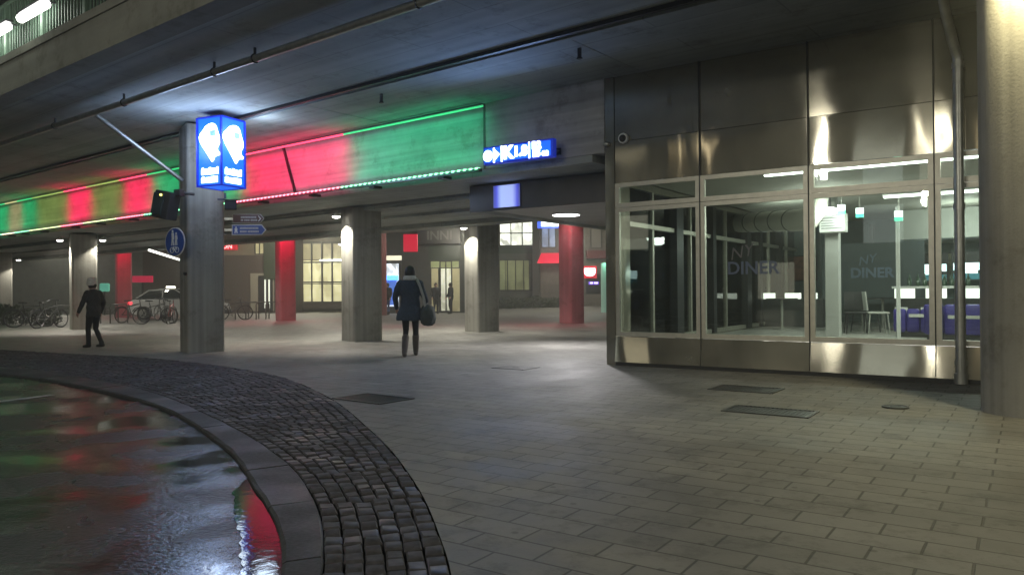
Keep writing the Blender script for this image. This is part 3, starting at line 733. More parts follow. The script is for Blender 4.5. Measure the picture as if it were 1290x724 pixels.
light('AREA', hs.location + Vector((-.15, -.22, 0)), 34, (.25, .45, 1), hs.location + Vector((-2.5, -4.2, -1.6)), None, shape='RECTANGLE', size=1.5, size_y=.3)

# ------------------------------------------------------------------ pavilion (diner)
H_TOP = 4.855
pv = thing('pavilion', 'glass and stainless steel pavilion under the viaduct with diner inside', 'building', A0, FA)
mull = [0, 1.62, 3.235, 4.82, 6.4, 7.98, 9.6]
GAP = .006
# stainless cladding: corner post, upper panels in two rows, base panels
m = MB(); m.b2((-.02, -.03, .0), (.15, .55, H_TOP)); m.build('corner_panel', STL, pv)
for i in range(6):
    a = .155 if i == 0 else mull[i] + GAP; b = mull[i + 1] - GAP
    for z0, z1 in ((3.02, 3.70), (3.708, H_TOP)):
        m = MB(); m.b2((a, -.012, z0), (b, .03, z1)); m.build('upper_panel', STL, pv)
    m = MB(); m.loft([[(q_, -.075, .06), (q_, .03, .06), (q_, .03, .475), (q_, -.028, .475)] for q_ in (a, b)]); m.build('base_panel', STL, pv)
m = MB(); m.b2((.155, -.05, -.01), (9.6, .06, .06)); m.build('plinth', BLK, pv)
m = MB(); m.b2((.155, .04, .06), (9.6, .07, .47)); m.b2((.155, .04, 3.03), (9.6, .12, H_TOP)); m.build('backing_wall', BLK, pv)
# frames
FR = .065
def frame(a, b, z0, z1, nm, depth=.07, y0=-.035):
    f = MB(); f.b2((a, y0, z0), (a + FR, y0 + depth, z1)); f.b2((b - FR, y0, z0), (b, y0 + depth, z1))
    f.b2((a + FR, y0 + .002, z1 - FR), (b - FR, y0 + depth - .002, z1)); f.b2((a + FR, y0 + .002, z0), (b - FR, y0 + depth - .002, z0 + FR * 1.1))
    fo = f.build(nm, ALU, pv)
    g = MB(); g.b2((a + FR - .01, y0 + .03, z0 + FR - .01), (b - FR + .01, y0 + .036, z1 - FR + .01)); 
    return fo, g
for i in range(6):
    a = .165 if i == 0 else mull[i] + .008; b = mull[i + 1] - .008
    for z0, z1 in ((.485, 2.60), (2.61, 3.01)):
        fo, g = frame(a, b, z0, z1, 'window_frame'); g.build('pane', GLS, fo)
    if i:
        m = MB(); m.b2((mull[i] - .007, -.05, .07), (mull[i] + .007, .02, 4.84)); m.build('joint_strip', BLK, pv)
# floor, ceiling, far walls of the room
DEP = 12.0
m = MB(); m.b2((.1, .08, -.01), (9.6, DEP, .27)); m.build('floor', plain('diner_floor', (.34, .33, .30), .35, 0, .1, 2), pv)
m = MB(); m.b2((.16, .13, 3.16), (9.6, DEP, 3.26)); m.build('ceiling', plain('diner_ceiling', (.35, .34, .30), .8, 0, .1, 3), pv)
m = MB(); m.b2((.02, DEP, .28), (9.6, DEP + .15, 4.7)); m.build('back_wall', plain('diner_back_wall', (.12, .16, .16), .5, 0, .2, 2), pv)
m = MB(); m.b2((9.61, .1, 0), (9.75, DEP, 4.7)); m.build('side_wall', plain('diner_side_wall', (.25, .25, .22), .7), pv)
m = MB(); m.b2((.02, .56, 3.03), (.12, DEP, 4.80)); m.build('side_fascia', STL, pv)
m = MB(); m.b2((.02, .56, -.01), (.12, DEP, .3)); m.build('side_plinth', STL, pv)
for w in (2.55, 4.6, 7.0, 8.1, 10.0):
    m = MB(); m.b2((.03, w, .3), (.2, w + (.34 if w in (2.55, 7.0) else .2), 3.03)); m.build('side_post', BLK, pv)
for w in (1.6, 3.5, 5.7, 9.2, 11.0):
    m = MB(); m.b2((.05, w, .38), (.11, w + .07, 3.03)); m.build('side_mullion', ALU, pv)
m = MB(); m.b2((.06, .6, .31), (.068, DEP, 3.02)); m.build('side_glazing', GLS2, pv)
m = MB(); m.b2((.03, .56, 2.35), (.15, DEP, 2.43)); m.b2((.03, .56, .30), (.15, DEP, .38)); m.build('side_transom', ALU, pv)
# bulkhead above the counter
bz = inroom(1180, 300, 9.5).z
m = MB(); m.b2((3.2, 9.5, bz), (9.6, DEP - .01, 3.15)); m.build('bulkhead', plain('bulkhead', (.45, .45, .42), .7, 0, .05, 3), pv)

def inpav(name, label, cat, s, w, z=.27, rz=0, group=None):
    return thing(name, label, cat, FW(s, w, z), FA + rz, group)
# ceiling strip lights
SG = 'strip lights on the diner ceiling'
for k, (px0, px1, py0, py1, w, lab) in enumerate(((962, 1320, 237, 205, 1.1, 'long white strip light behind the top windows of the pavilion'), (1112, 1330, 269, 255, 4.6, 'white strip light deeper in the diner, under the long one'))):
    p, q = inroom(px0, py0, w), inroom(px1, py1, w); z = 3.09 if k == 0 else 2.98
    t = inpav('strip_light', lab, 'strip light', (p.x + q.x) / 2, w, z, 0, SG); L_ = q.x - p.x
    m = MB(); m.b2((-L_ / 2, -.06, .025), (L_ / 2, .06, .07 if k == 0 else .18)); m.build('housing', WHITE, t)
    m = MB(); m.b2((-L_ / 2 + .02, -.045, -.02), (L_ / 2 - .02, .045, .024)); m.build('tube', glow('strip_tube', (1, 1, .9), 6), t)
    light('AREA', FW((p.x + q.x) / 2, w, z - .05), 110 if k == 0 else 110, (1, .98, .86), FW((p.x + q.x) / 2, w + .2, 0), None, shape='RECTANGLE', size=L_, size_y=.1)
for s, w in ((2.0, 6.0), (5.5, 7.6)):
    pass
# ventilation duct
p, q = inroom(932, 281, 6.6), inroom(1017, 277, 4.2)
t = inpav('ventilation_duct', 'thick pale round duct under the diner ceiling behind the second window', 'duct', p.x, 6.6, p.z)
e = Vector((q.x - p.x, -2.4, q.z - p.z)); m = MB(); m.tube([(0, 0, 0), e * .9, e + Vector((.05, 0, .04)), e + Vector((.16, 0, .2)), e + Vector((.2, 0, .7))], .22, 28); m.build('pipe', plain('duct_grey', (.55, .54, .48), .4, .2), t, True)
for f in (.2, .4, .6, .8):
    m = MB(); m.ring(e * f, .222, .014, Matrix.Rotation(math.atan2(e.y, e.x) + PI / 2, 4, 'Z')); m.build('seam_ring', DRK, t)
# clad post with air unit, white pole, hung exit signs
p = inroom(1050, 400, 5.0)
t = inpav('clad_post', 'pale grey clad post inside the diner behind the third window', 'post', p.x, 5.0)
m = MB(); m.b2((-.13, -.12, 0), (.13, .12, 2.88), .01); m.build('shaft', plain('post_grey', (.42, .42, .40), .5), t)
p = inroom(1050, 281, 4.7)
t = inpav('air_unit', 'boxy white air unit at the top of the grey post in the diner', 'air unit', p.x, 4.7, p.z)
m = MB(); m.b2((-.24, -.15, -.19), (.24, .15, .19), .02); m.build('case', WHITE, t)
m = MB()
for k in range(5): m.b2((-.2, -.156, -.12 + k * .05), (.2, -.151, -.10 + k * .05))
m.build('vents', DRK, t)
m = MB(); m.box((0, 0, .3), (.06, .06, .25)); m.build('bracket', ZINC, t)
p = inroom(1132, 400, 3.8)
t = inpav('slim_pole', 'slim white pole standing in the diner under a green exit light', 'pole', p.x, 3.8)
m = MB(); m.tube([(0, 0, 0), (0, 0, 2.44)], .035, 12); m.build('shaft', WHITE, t, True); m = MB(); m.cyl((0, 0, .01), .09, .02, 20); m.build('base', WHITE, t)
EG = 'exit lights hung in the diner'
e0 = None
for px, py, w, lab in ((1132, 272, 3.7, 'lit exit light with green edge on the slim pole'), (1083, 268, 4.4, 'lit exit light with green edge between post and pole'), (1060, 264, 4.2, 'lit exit light with green edge right beside the air unit'), (1034, 264, 4.2, 'lit exit light with green edge left of the air unit')):
    p = inroom(px, py, w)
    if e0 is None:
        e0 = inpav('exit_light', lab, 'exit light', p.x, w, p.z, 0, EG)
        m = MB(); m.b2((-.065, -.03, -.02), (.065, .03, .09)); m.build('face', glow('exit_white', (.9, 1, .95), 3), e0)
        m = MB(); m.b2((-.067, -.032, -.09), (.067, .032, -.021)); m.build('lower_face', glow('exit_green', (.1, .75, .5), 1.2), e0)
        m = MB(); m.b2((-.01, -.01, .09), (.01, .01, .3)); m.build('hanger', ZINC, e0)
    else: dup(e0, FW(p.x, w, p.z), FA, lab, EG)
p = inroom(1046, 266, 4.15); t = inpav('globe_lamp', 'bright white lamp just above the air unit in the diner', 'lamp', p.x, 4.15, p.z)
m = MB(); m.sph((0, 0, 0), .10, (1.4, 1, .8)); m.build('globe', glow('globe', (1, 1, .95), 7), t, True); m = MB(); m.b2((-.01, -.01, .07), (.01, .01, .45)); m.build('cord', BLK, t)
light('POINT', FW(p.x, 3.95, p.z - .1), 35, (1, 1, .9), shadow_soft_size=.1)
for s_, w_ in ((1.6, 5.5), (4.6, 8.3), (8.0, 8.3)): light('POINT', FW(s_, w_, 2.6), 70, (.95, 1, .9), shadow_soft_size=.3)
# counter with lit front edge and chequered face
w = 7.6; p0, p1 = inroom(1127, 369, w), inroom(1300, 369, w)
t = inpav('bar_counter', 'diner bar counter with glowing white top edge and chequered front', 'counter', p0.x, w)
L_ = p1.x - p0.x; zt = inroom(1180, 363, w).z - .27; zb = inroom(1180, 376, w).z - .27
m = MB(); m.b2((0, 0, 0), (L_, .7, zb)); m.build('front', plain('counter_black', (.02, .02, .02), .35), t)
m = MB(); m.b2((-.05, -.05, zt), (L_, .75, zt + .05)); m.build('top', WHITE, t)
m = MB(); n = int(L_ / .62) + 1
for k in range(n): m.b2((k * .62 + (.0), -.02, zb + .01), (min(k * .62 + .40, L_), .1, zt - .005))
m.build('lit_edge', glow('counter_light', (1, .98, .86), 1.6), t)
m = MB(); q = .26
for r_ in range(int(zb / q)):
    for c_ in range(int(L_ / q)):
        if (r_ + c_) % 2: m.b2((c_ * q, -.008, r_ * q + .02), (c_ * q + q, .0, r_ * q + q + .02))
m.build('white_checks', WHITE, t)
w = 8.6; p0, p1 = inroom(958, 374, w), inroom(1036, 374, w)
t = inpav('serving_counter', 'low serving counter with a white lit band, left of the grey post', 'counter', p0.x, w)
L_ = p1.x - p0.x; zt = inroom(1000, 369, w).z - .27
m = MB(); m.b2((0, 0, 0), (L_, .6, zt - .16)); m.build('front', plain('counter_dark', (.06, .06, .06), .4), t)
m = MB()
for a, b in ((0, .3), (.62, .95), (1.1, 1.35)): m.b2((a, -.01, zt - .15), (min(b, L_), .3, zt)) if a < L_ else None
m.build('lit_band', glow('counter_light', (1, .98, .86), 1.6), t)
# menu screens on the back wall
for k, (px, py, wd, lab) in enumerate(((1166, 340, 1.0, 'bright bluish menu screen on the diner back wall, the left one'), (1222, 338, .8, 'bright bluish menu screen on the diner back wall, right of the downpipe'))):
    p = inroom(px, py, 10.5); t = inpav('menu_screen', lab, 'screen', p.x, 10.5, p.z, 0, 'menu screens in the diner')
    m = MB(); m.b2((-wd / 2, .03, -.3), (wd / 2, .08, .42)); m.build('case', BLK, t)
    m = MB(); m.b2((-wd / 2 + .04, .02, -.04), (wd / 2 - .04, .029, .14)); m.b2((-wd / 2 + .1, .019, -.12), (wd * .2, .028, -.05)); m.build('bright_strip', glow('screen_white', (.75, .95, 1), 3.2), t)
    m = MB(); m.b2((-wd / 2 + .04, .022, -.27), (wd / 2 - .04, .0285, -.125)); m.build('picture', glow('screen_teal', (.05, .22, .28), .6), t)
    m = MB(); m.b2((-.1, .08, -.1), (.1, 1.45, .1)); m.build('arm', BLK, t)
# purple booth seats
for k, (pxc, py, Lb, w, lab) in enumerate(((1161, 402, .95, 5.6, 'purple padded booth seat with a pale stripe, left of the thick mullion'), (1217, 400, 1.35, 5.0, 'larger purple padded booth seat behind the downpipe'))):
    p = inroom(pxc, py, w); t = inpav('booth_seat', lab, 'booth seat', p.x, w, .27, 0, 'purple booth seats')
    PUR = plain('purple_vinyl', (.028, .018, .17), .4, 0, .15, 6)
    m = MB(); m.b2((-Lb / 2, -.25, .12), (Lb / 2, .3, .47), .06); m.build('seat', PUR, t, True)
    m = MB()
    for q in range(4): m.b2((-Lb / 2 + q * Lb / 4 + .005, -.31, .1), (-Lb / 2 + (q + 1) * Lb / 4 - .005, -.18, .56 + .10 * k), .045)
    m.build('backrest', PUR, t, True)
    m = MB(); m.b2((Lb * .28, -.335, .2), (Lb * .36, -.3, .52)); m.b2((-Lb * .2, -.325, .4), (Lb * .2, -.3, .46)); m.build('stripe', plain('pale_vinyl', (.5, .5, .45), .5), t)
    m = MB(); m.b2((-Lb / 2 + .05, -.22, 0), (Lb / 2 - .05, .25, .12)); m.build('base', BLK, t)
# cafe chairs
def chair(label, s, w, rz, mat, legm):
    t = inpav('cafe_chair', label, 'chair', s, w, .27, rz, 'chairs in the diner')
    m = MB(); m.box((0, 0, .45), (.42, .42, .04), 0, .015); m.build('seat', mat, t)
    m = MB(); m.loft([[(x, .2 + .05 * (z - .5) * 2 + .03 * math.cos(x * 7), z) for x in (-.2, -.1, 0, .1, .2)] + [(x, .225 + .05 * (z - .5) * 2 + .03 * math.cos(x * 7), z) for x in (.2, .1, 0, -.1, -.2)] for z in (.5, .65, .9)]); m.build('backrest', mat, t)
    for sx in (-1, 1):
        for sy in (-1, 1):
            m = MB(); m.tube([(sx * .17, sy * .17, .43), (sx * .21, sy * .21, 0)], .014, 6); m.build('leg', legm, t)
p = inroom(1078, 395, 6.2); chair('dark cafe chair beside the grey post, its back to the window', p.x, 6.2, .3, BLK, BLK)
p = inroom(1090, 395, 6.9); chair('dark cafe chair pushed behind the first dark one', p.x, 6.9, 2.6, BLK, BLK)
p = inroom(1105, 395, 6.3); chair('white cafe chair between the dark chairs and the slim pole', p.x, 6.3, 1.9, plain('pale_chair', (.4, .4, .37), .5), ZINC)
p = inroom(1085, 390, 7.2)
t = inpav('cafe_table', 'small round dark table among the chairs in the diner', 'table', p.x, 7.4)
m = MB(); m.cyl((0, 0, .73), .36, .03, 28); m.build('top', BLK, t); m = MB(); m.tube([(0, 0, .02), (0, 0, .72)], .03, 10); m.build('leg', ZINC, t); m = MB(); m.cyl((0, 0, .015), .22, .03, 24); m.build('base', ZINC, t)
p = inroom(1000, 395, 7.0)
for k, (px, w, lab) in enumerate(((985, 7.2, 'round dark table behind the second window, nearer its right edge'), (1112, 8.3, 'round dark table just left of the glowing counter'))):
    p = inroom(px, 390, w); dup(t, FW(p.x, w, .27), FA, lab, 'tables in the diner')
t['group'] = 'tables in the diner'
WP = [plain('poster_%s' % n_, c_, .5, 0, .5, 7) for n_, c_ in (('teal', (.06, .16, .17)), ('cream', (.4, .37, .28)), ('rust', (.22, .08, .05)))]
for k, (px, w, hh, lab) in enumerate(((1195, .9, .8, 'cream poster on the diner back wall between the two menu screens'), (1066, .6, .9, 'teal poster on the back wall behind the grey post'), (1010, .8, .7, 'rust coloured poster on the back wall behind the second window'))):
    p = inroom(px, 338, DEP - .03); t_ = inpav('poster', lab, 'poster', p.x, DEP - .03, p.z, 0, 'posters in the diner')
    m = MB(); m.b2((-w / 2 - .03, .005, -hh / 2 - .03), (w / 2 + .03, .025, hh / 2 + .03)); m.build('frame', BLK, t_); m = MB(); m.b2((-w / 2, -.004, -hh / 2), (w / 2, .004, hh / 2)); m.build('print', WP[(1, 0, 2)[k]], t_)
b0 = None
for k in range(9):
    p = inroom(1131 + k * 11 + (k * 7 % 4), 360, 7.9); lab = 'bottle or cup on the glowing diner counter'
    if b0 is None:
        m = MB(); m.tube([(0, 0, 0), (0, 0, .16), (0, 0, .20), (0, 0, .28)], [.045, .045, .018, .016], 12); b0 = m.build('bottle', plain('bottle_glass', (.05, .09, .06), .1), None, True); o_ = b0
    else: o_ = b0.copy(); COL.objects.link(o_)
    o_.location = FW(p.x, 7.9 + .1 * (k % 3), inroom(1180, 363, 7.6).z + .05); tag(o_, lab, 'bottle', 'bottles on the diner counter')
# lettering: on the second window and on the dark back wall
LET = plain('window_letter', (.09, .12, .20), .5)
LET2 = plain('wall_letter', (.13, .17, .24), .5)
p = inroom(948, 338, -.012); t = inpav('window_lettering', 'grey blue DINER lettering with slanted script on the second window', 'lettering', p.x, -.012, p.z)
m = MB(); m.text('DINER', .27, Matrix.Identity(4), .003, .004); m.build('block_letters', LET, t)
m = MB(); m.text('NY', .26, Matrix.Translation((-.18, 0, .24)) @ Matrix.Rotation(R(-12), 4, 'Y'), .003, -.002, .35); m.build('script', plain('script_letter', (.14, .13, .14), .5), t)
p = inroom(1098, 344, 9.0); t = inpav('wall_lettering', 'pale DINER lettering with script on a dark board deep in the diner', 'lettering', p.x, 9.0, p.z)
m = MB(); m.b2((-1.15, .02, -.75), (1.15, .06, .75)); m.build('board', plain('board_dark', (.05, .065, .07), .5), t)
m = MB(); m.text('DINER', .34, Matrix.Translation((0, .01, 0)), .008, .01); m.build('block_letters', LET2, t)
m = MB(); m.text('NY', .30, Matrix.Translation((-.12, .01, .32)) @ Matrix.Rotation(R(-12), 4, 'Y'), .008, 0, .35); m.build('script', LET2, t)
m = MB(); m.b2((-1.05, .061, -1.05), (-.95, .4, .75)); m.b2((-.05, .061, .75), (.05, .1, 1.2)); m.build('bracket', BLK, t)

# camera on the wall, downpipe
p = inroom(787, 175, 0); t = inpav('security_camera', 'small pale dome camera on the upper left steel panel', 'camera', p.x, -.02, p.z)
m = MB(); m.cyl((0, -.03, 0), .085, .05, 24, M=Mc); m.build('base', WHITE, t, True); m = MB(); m.sph((0, -.055, -.005), .062); m.build('dome', plain('dome_dark', (.05, .05, .05), .1), t, True)
m = MB(); m.ring(Vector((0, -.05, 0)), .07, .014); m.build('ring', WHITE, t, True)
t = inpav('bracket_lamp', 'tiny shiny lamp fitting on the pavilion corner beside the camera', 'lamp', .02, -.06, 3.68)
m = MB(); m.sph((0, 0, 0), .05, (1.3, 1, .8)); m.build('cap', ZINC, t, True); m = MB(); m.b2((-.02, 0, -.02), (.02, .05, .02)); m.build('arm', ZINC, t)
t = inpav('downpipe', 'grey metal downpipe in front of the pavilion, bending at the top', 'downpipe', 5.11, -.16, 0)
m = MB(); m.tube([(0, 0, .12), (0, 0, 4.08)], .062, 18); m.build('pipe', ZINC, t, True)
m = MB(); m.tube([(0, 0, 4.08), (0, -.01, 4.18), (-.02, -.05, 4.27), (-.05, -.17, 4.40), (-.11, -.50, 4.75), (-.12, -.56, 4.86)], .06, 18); m.build('bend', ZINC, t, True)
for z in (.28, 2.28, 4.1): m = MB(); m.cyl((0, 0, z), .072, .07, 20); m.b2((-.02, .05, z - .02), (.02, .13, z + .02)); m.build('collar', ZINC, t, True)
m = MB(); m.cyl((0, 0, .08), .08, .14, 20); m.build('foot', ZINC, t, True)

# ------------------------------------------------------------------ clad canopy beam left of the pavilion with light reflection
t = thing('canopy', 'low canopy with dark steel fascia left of the pavilion corner', 'canopy', FW(0, 0), FA)
def fwl(p): return Vector(((p - A0).dot(Vector((math.cos(FA), math.sin(FA), 0))), (p - A0).dot(Vector((-math.sin(FA), math.cos(FA), 0))), p.z))
pa = fwl(atz(592, 268, 2.86)); 
ps, pw_ = pa.x, pa.y
m = MB(); m.b2((ps, pw_, 2.86), (.0, pw_ + .05, 3.40)); m.build('fascia', plain('dark_fascia', (.16, .15, .14), .28, .7, .12, 2), t)
m = MB(); m.b2((ps, pw_ + .06, 2.95), (.0, pw_ + 7.5, 3.08)); m.b2((ps, pw_ + .055, 2.87), (ps + .05, pw_ + 7.5, 3.38)); m.build('soffit', plain('canopy_grey', (.36, .36, .35), .6, 0, .1, 2), t)
dl = atz(713, 270.5, 2.93)
d0 = thing('downlight', 'bright round downlight in the canopy soffit above the red column', 'downlight', dl, 0)
m = MB(); m.cyl((0, 0, .0), .30, .03, 36); m.build('lens', glow('downlight', (1, .98, .95), 9), d0)
m = MB(); m.ring(Vector((0, 0, .005)), .31, .02, Matrix.Rotation(PI / 2, 4, 'X'), 36); m.build('trim_ring', WHITE, d0, True)
light('SPOT', dl + Vector((0, 0, -.05)), 800, (1, .96, .96), dl + Vector((-.2, -1.0, -3)), None, spot_size=R(125), spot_blend=.5, shadow_soft_size=.25)
# blurred reflection of the blue sign, put on the fascia as a glow gradient
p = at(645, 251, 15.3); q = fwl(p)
t = thing('sign_reflection', 'blurred pale blue sign reflection, painted as a glow on the dark canopy fascia', 'screen', FW(q.x, pw_ - .03, 3.13), FA)
m = MB(); m.b2((-.33, 0, -.23), (.33, .029, .23)); m.build('frame', plain('reflection_backing', (.03, .03, .05), .4), t)
m = MB(); m.b2((-.32, -.008, -.22), (.32, -.001, .22)); refl_glow = m.build('screen', glow('reflection_blue', (.36, .46, 1), .75), t)  # no real screen, a glowing plate for the sign's reflection
nt_ = MATS['reflection_blue'].node_tree; tc_ = N(nt_, 'ShaderNodeTexCoord'); gr_ = N(nt_, 'ShaderNodeSeparateXYZ'); nt_.links.new(tc_.outputs['Generated'], gr_.inputs[0])
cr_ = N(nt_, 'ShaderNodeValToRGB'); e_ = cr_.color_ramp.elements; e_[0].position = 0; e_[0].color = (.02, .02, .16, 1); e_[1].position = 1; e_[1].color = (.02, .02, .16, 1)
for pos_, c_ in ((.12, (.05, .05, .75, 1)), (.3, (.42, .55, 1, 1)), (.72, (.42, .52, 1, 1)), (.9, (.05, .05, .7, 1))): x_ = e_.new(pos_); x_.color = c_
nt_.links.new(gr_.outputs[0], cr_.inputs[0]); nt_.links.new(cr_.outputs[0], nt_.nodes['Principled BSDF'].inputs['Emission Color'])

# ------------------------------------------------------------------ buildings behind
BRK = plain('dark_brick', (.085, .065, .055), .9, 0, .25, 14, .3)
def far_building(name, label, Y, px0, px1, py_top, mat, depth=8):
    a, b = at(px0, 366, Y), at(px1, 366, Y); z = at((px0 + px1) / 2, py_top, Y).z
    t = thing(name, label, 'building', (a.x, Y, 0), 0)
    m = MB(); m.b2((0, .0, -.1), (b.x - a.x, depth, z)); m.build('wall', mat, t)
    t['Y'] = Y; return t, a.x
def rect(t, x0, Y, px0, px1, py0, py1, mat, nm, d=.06, dy=0., par=None):
    p, q = at(px0, py1, Y), at(px1, py0, Y)
    m = MB(); m.b2((p.x - x0, -d - dy, p.z), (q.x - x0, -dy + .0 if dy else -.003, q.z)); return m.build(nm, mat, par or t)
def bars(t, x0, Y, px0, px1, py0, py1, nx, ny, mat, d=.10, w=.07, par=None):
    p, q = at(px0, py1, Y), at(px1, py0, Y); m = MB()
    for i in range(nx + 1):
        x = p.x + (q.x - p.x) * i / nx - x0; m.b2((x - w / 2, -d, p.z), (x + w / 2, -.0, q.z))
    for j in range(ny + 1):
        z = p.z + (q.z - p.z) * j / ny; m.b2((p.x - x0, -d + .01, z - w / 2), (q.x - x0, -.002, z + w / 2))
    return m.build('frame', mat, par or t)
FRM = plain('dark_frame', (.04, .04, .035), .5)
YEL = litwin('window_yellow', (.75, .72, .42), .55)
YEL2 = litwin('window_dim', (.5, .46, .27), .2)
WWIN = litwin('window_white', (.95, 1, .82), 1.1)
GRNW = litwin('window_green', (.30, .34, .16), .30)
t, x0 = far_building('brick_building', 'dark brown brick building with a pale door behind the bicycle hoops', 50, 180, 372, 180, BRK)
w_ = rect(t, x0, 50, 322, 332.5, 306, 320, YEL2, 'window'); bars(t, x0, 50, 322, 333, 306, 320, 2, 1, FRM, .1, .06, w_)
w_ = rect(t, x0, 50, 316, 345, 344, 392, plain('pale_door_frame', (.30, .28, .22), .6), 'door', .05); rect(t, x0, 50, 326, 344, 347, 392, BLK, 'leaf', .03, .06, w_)
rect(t, x0, 50, 334, 335.5, 349, 388, glow('door_gap', (.9, 1, .8), .6), 'light_gap', .03, .1); rect(t, x0, 50, 339, 340.5, 349, 388, glow('door_gap', (.9, 1, .8), .6), 'light_gap', .03, .1)
rect(t, x0, 50, 333.5, 349, 300, 352, plain('dark_green_banner', (.02, .035, .015), .8), 'banner', .04, .14)
rect(t, x0, 50, 225, 372, 296, 322, plain('beige_render', (.20, .17, .12), .85, 0, .1, 4), 'upper_band', .03)
m = MB(); c = at(278, 310.5, 49.6); t2 = thing('neon_sign', 'glowing red letter sign right of the blue cube sign column', 'sign', c, 0)
m.b2((-1.2, -.04, -.22), (1.0, .3, .22)); m.build('case', glow('neon_red', (.6, .01, .03), .5), t2)
m = MB(); m.text('JETION', .42, Matrix.Translation((.1, -.05, 0)), .01, .01); m.build('lettering', glow('neon_red_hot', (1, .25, .25), 3.), t2)
# glazed hall
t, x0 = far_building('glazed_hall', 'hall with tall pale yellow lit glazing between red and grey columns', 52, 372, 478, 180, plain('hall_wall', (.16, .15, .11), .8, 0, .1, 2))
for i, (a, b) in enumerate(((381, 393), (394, 406.5), (407.5, 419), (420, 431), (432, 443))):
    for py0, py1, mt in ((307, 327, YEL2), (328, 357, YEL), (358, 380, YEL)):
        rect(t, x0, 52, a, b, py0, py1, mt, 'pane', .03)
bars(t, x0, 52, 380.5, 444, 305, 380.5, 5, 3, FRM, .12, .09)
rect(t, x0, 52, 404, 438, 327, 328.5, W_COOL, 'ceiling_lamp', .04, .13)
rect(t, x0, 52, 376, 476, 381, 389, plain('dark_base', (.05, .04, .03), .8), 'base', .3)
# shop fronts
t, x0 = far_building('shop_building', 'dark shop building with lit doors behind the woman', 44, 478, 592, 180, plain('shop_wall', (.045, .048, .045), .5, 0, .2, 3))
rect(t, x0, 44, 482, 503, 332, 386, litwin('shop_cool', (.75, .85, .95), .9, 3), 'shop_window')
rect(t, x0, 44, 484, 502, 347, 353, glow('shop_blue', (.1, .35, 1), 2.2), 'shop_sign', .05, .08)
rect(t, x0, 44, 482, 500, 352, 384, glow('shop_blue_dim', (.08, .2, .75), .6), 'poster', .03, .07)
rect(t, x0, 44, 482, 506, 322, 328, glow('shop_warm', (1, .95, .7), .8), 'lamp_row', .05, .05)
rect(t, x0, 44, 503, 506, 328, 390, FRM, 'door_post', .1)
rect(t, x0, 44, 543, 578, 329, 337, GRNW, 'transom_window')
d_ = rect(t, x0, 44, 544, 552, 338, 392, YEL2, 'shop_window')
d_ = rect(t, x0, 44, 556, 568, 338, 392, litwin('shop_door', (.75, .78, .62), .5, 2.5), 'door'); bars(t, x0, 44, 555, 569, 329, 392, 2, 1, FRM, .1, .07, d_)
rect(t, x0, 44, 570, 579, 338, 392, YEL2, 'shop_window')
rect(t, x0, 44, 540, 580, 309, 328, plain('dark_green_band', (.03, .05, .035), .4), 'band', .08)
c = at(558, 297, 43.4); t2 = thing('shop_sign', 'dark sign board with grey letters above the shop doors', 'sign', c, 0)
m = MB(); m.b2((-1.5, 0, -.45), (1.0, .4, .45)); m.build('board', BLK, t2); m = MB(); m.text('INNI', .72, Matrix.Translation((-.2, -.01, 0)), .02, .01); m.build('lettering', plain('letter_grey', (.12, .125, .115), .5), t2)
c = at(517, 306, 39.3); t2 = thing('glowing_sign', 'small glowing red panel on the dark red column behind the woman', 'sign', c, 0)
m = MB(); m.b2((-.36, 0, -.45), (.36, .12, .45), .01); m.build('face', glow('panel_red', (.85, .02, .06), .55), t2); m = MB(); m.b2((-.4, .03, -.48), (.4, .2, -.452)); m.b2((-.4, .03, .452), (.4, .2, .48)); m.build('frame', BLK, t2)
# right: glazed office
t, x0 = far_building('office_building', 'office building with bright upper windows right of the grey column', 50, 592, 682, 170, plain('office_wall', (.10, .11, .09), .7, 0, .15, 3))
w_ = rect(t, x0, 50, 630, 671, 279, 309, WWIN, 'window'); bars(t, x0, 50, 629.5, 672, 278, 309.5, 3, 2, FRM, .1, .07, w_)
w_ = rect(t, x0, 50, 630, 636, 328, 365, GRNW, 'window'); w_ = rect(t, x0, 50, 637, 666, 328, 365, litwin('window_olive', (.24, .26, .12), .28), 'window'); bars(t, x0, 50, 629.5, 690, 327, 366, 6, 1, FRM, .1, .06, w_)
rect(t, x0, 50, 596, 690, 311, 320, plain('green_band', (.035, .06, .04), .5), 'band', .06)
rect(t, x0, 50, 671, 679, 268, 372, plain('pale_pillar', (.30, .31, .27), .7), 'pillar', .2, .01)
rect(t, x0, 50, 680, 681.5, 336, 364, WWIN, 'light_gap', .03, .01)
t, x0 = far_building('corner_shop', 'dark building with blue lit window and red awning by the red column', 48, 681, 1000, 170, plain('corner_wall', (.13, .12, .10), .8, 0, .2, 3))
w_ = rect(t, x0, 48, 683, 699, 287, 311, litwin('window_blue', (.18, .24, .36), .45, 2), 'window'); bars(t, x0, 48, 682.5, 700, 286, 312, 2, 1, FRM, .1, .05, w_)
for px in (745, 800, 870, 930):
    w_ = rect(t, x0, 48, px, px + 12, 287, 312, plain('blind_grey', (.16, .15, .13), .6), 'window', .04); bars(t, x0, 48, px - .5, px + 12.5, 286.5, 312.5, 1, 1, FRM, .08, .06, w_)
rect(t, x0, 48, 738, 766, 316, 326, plain('maroon_awning', (.10, .012, .015), .7), 'awning', .7)
rect(t, x0, 48, 738, 772, 345, 370, plain('black_front', (.015, .015, .015), .3), 'shop_window', .04)
m = MB(); p = at(682, 320, 47.9); q = at(712, 331, 47.9)
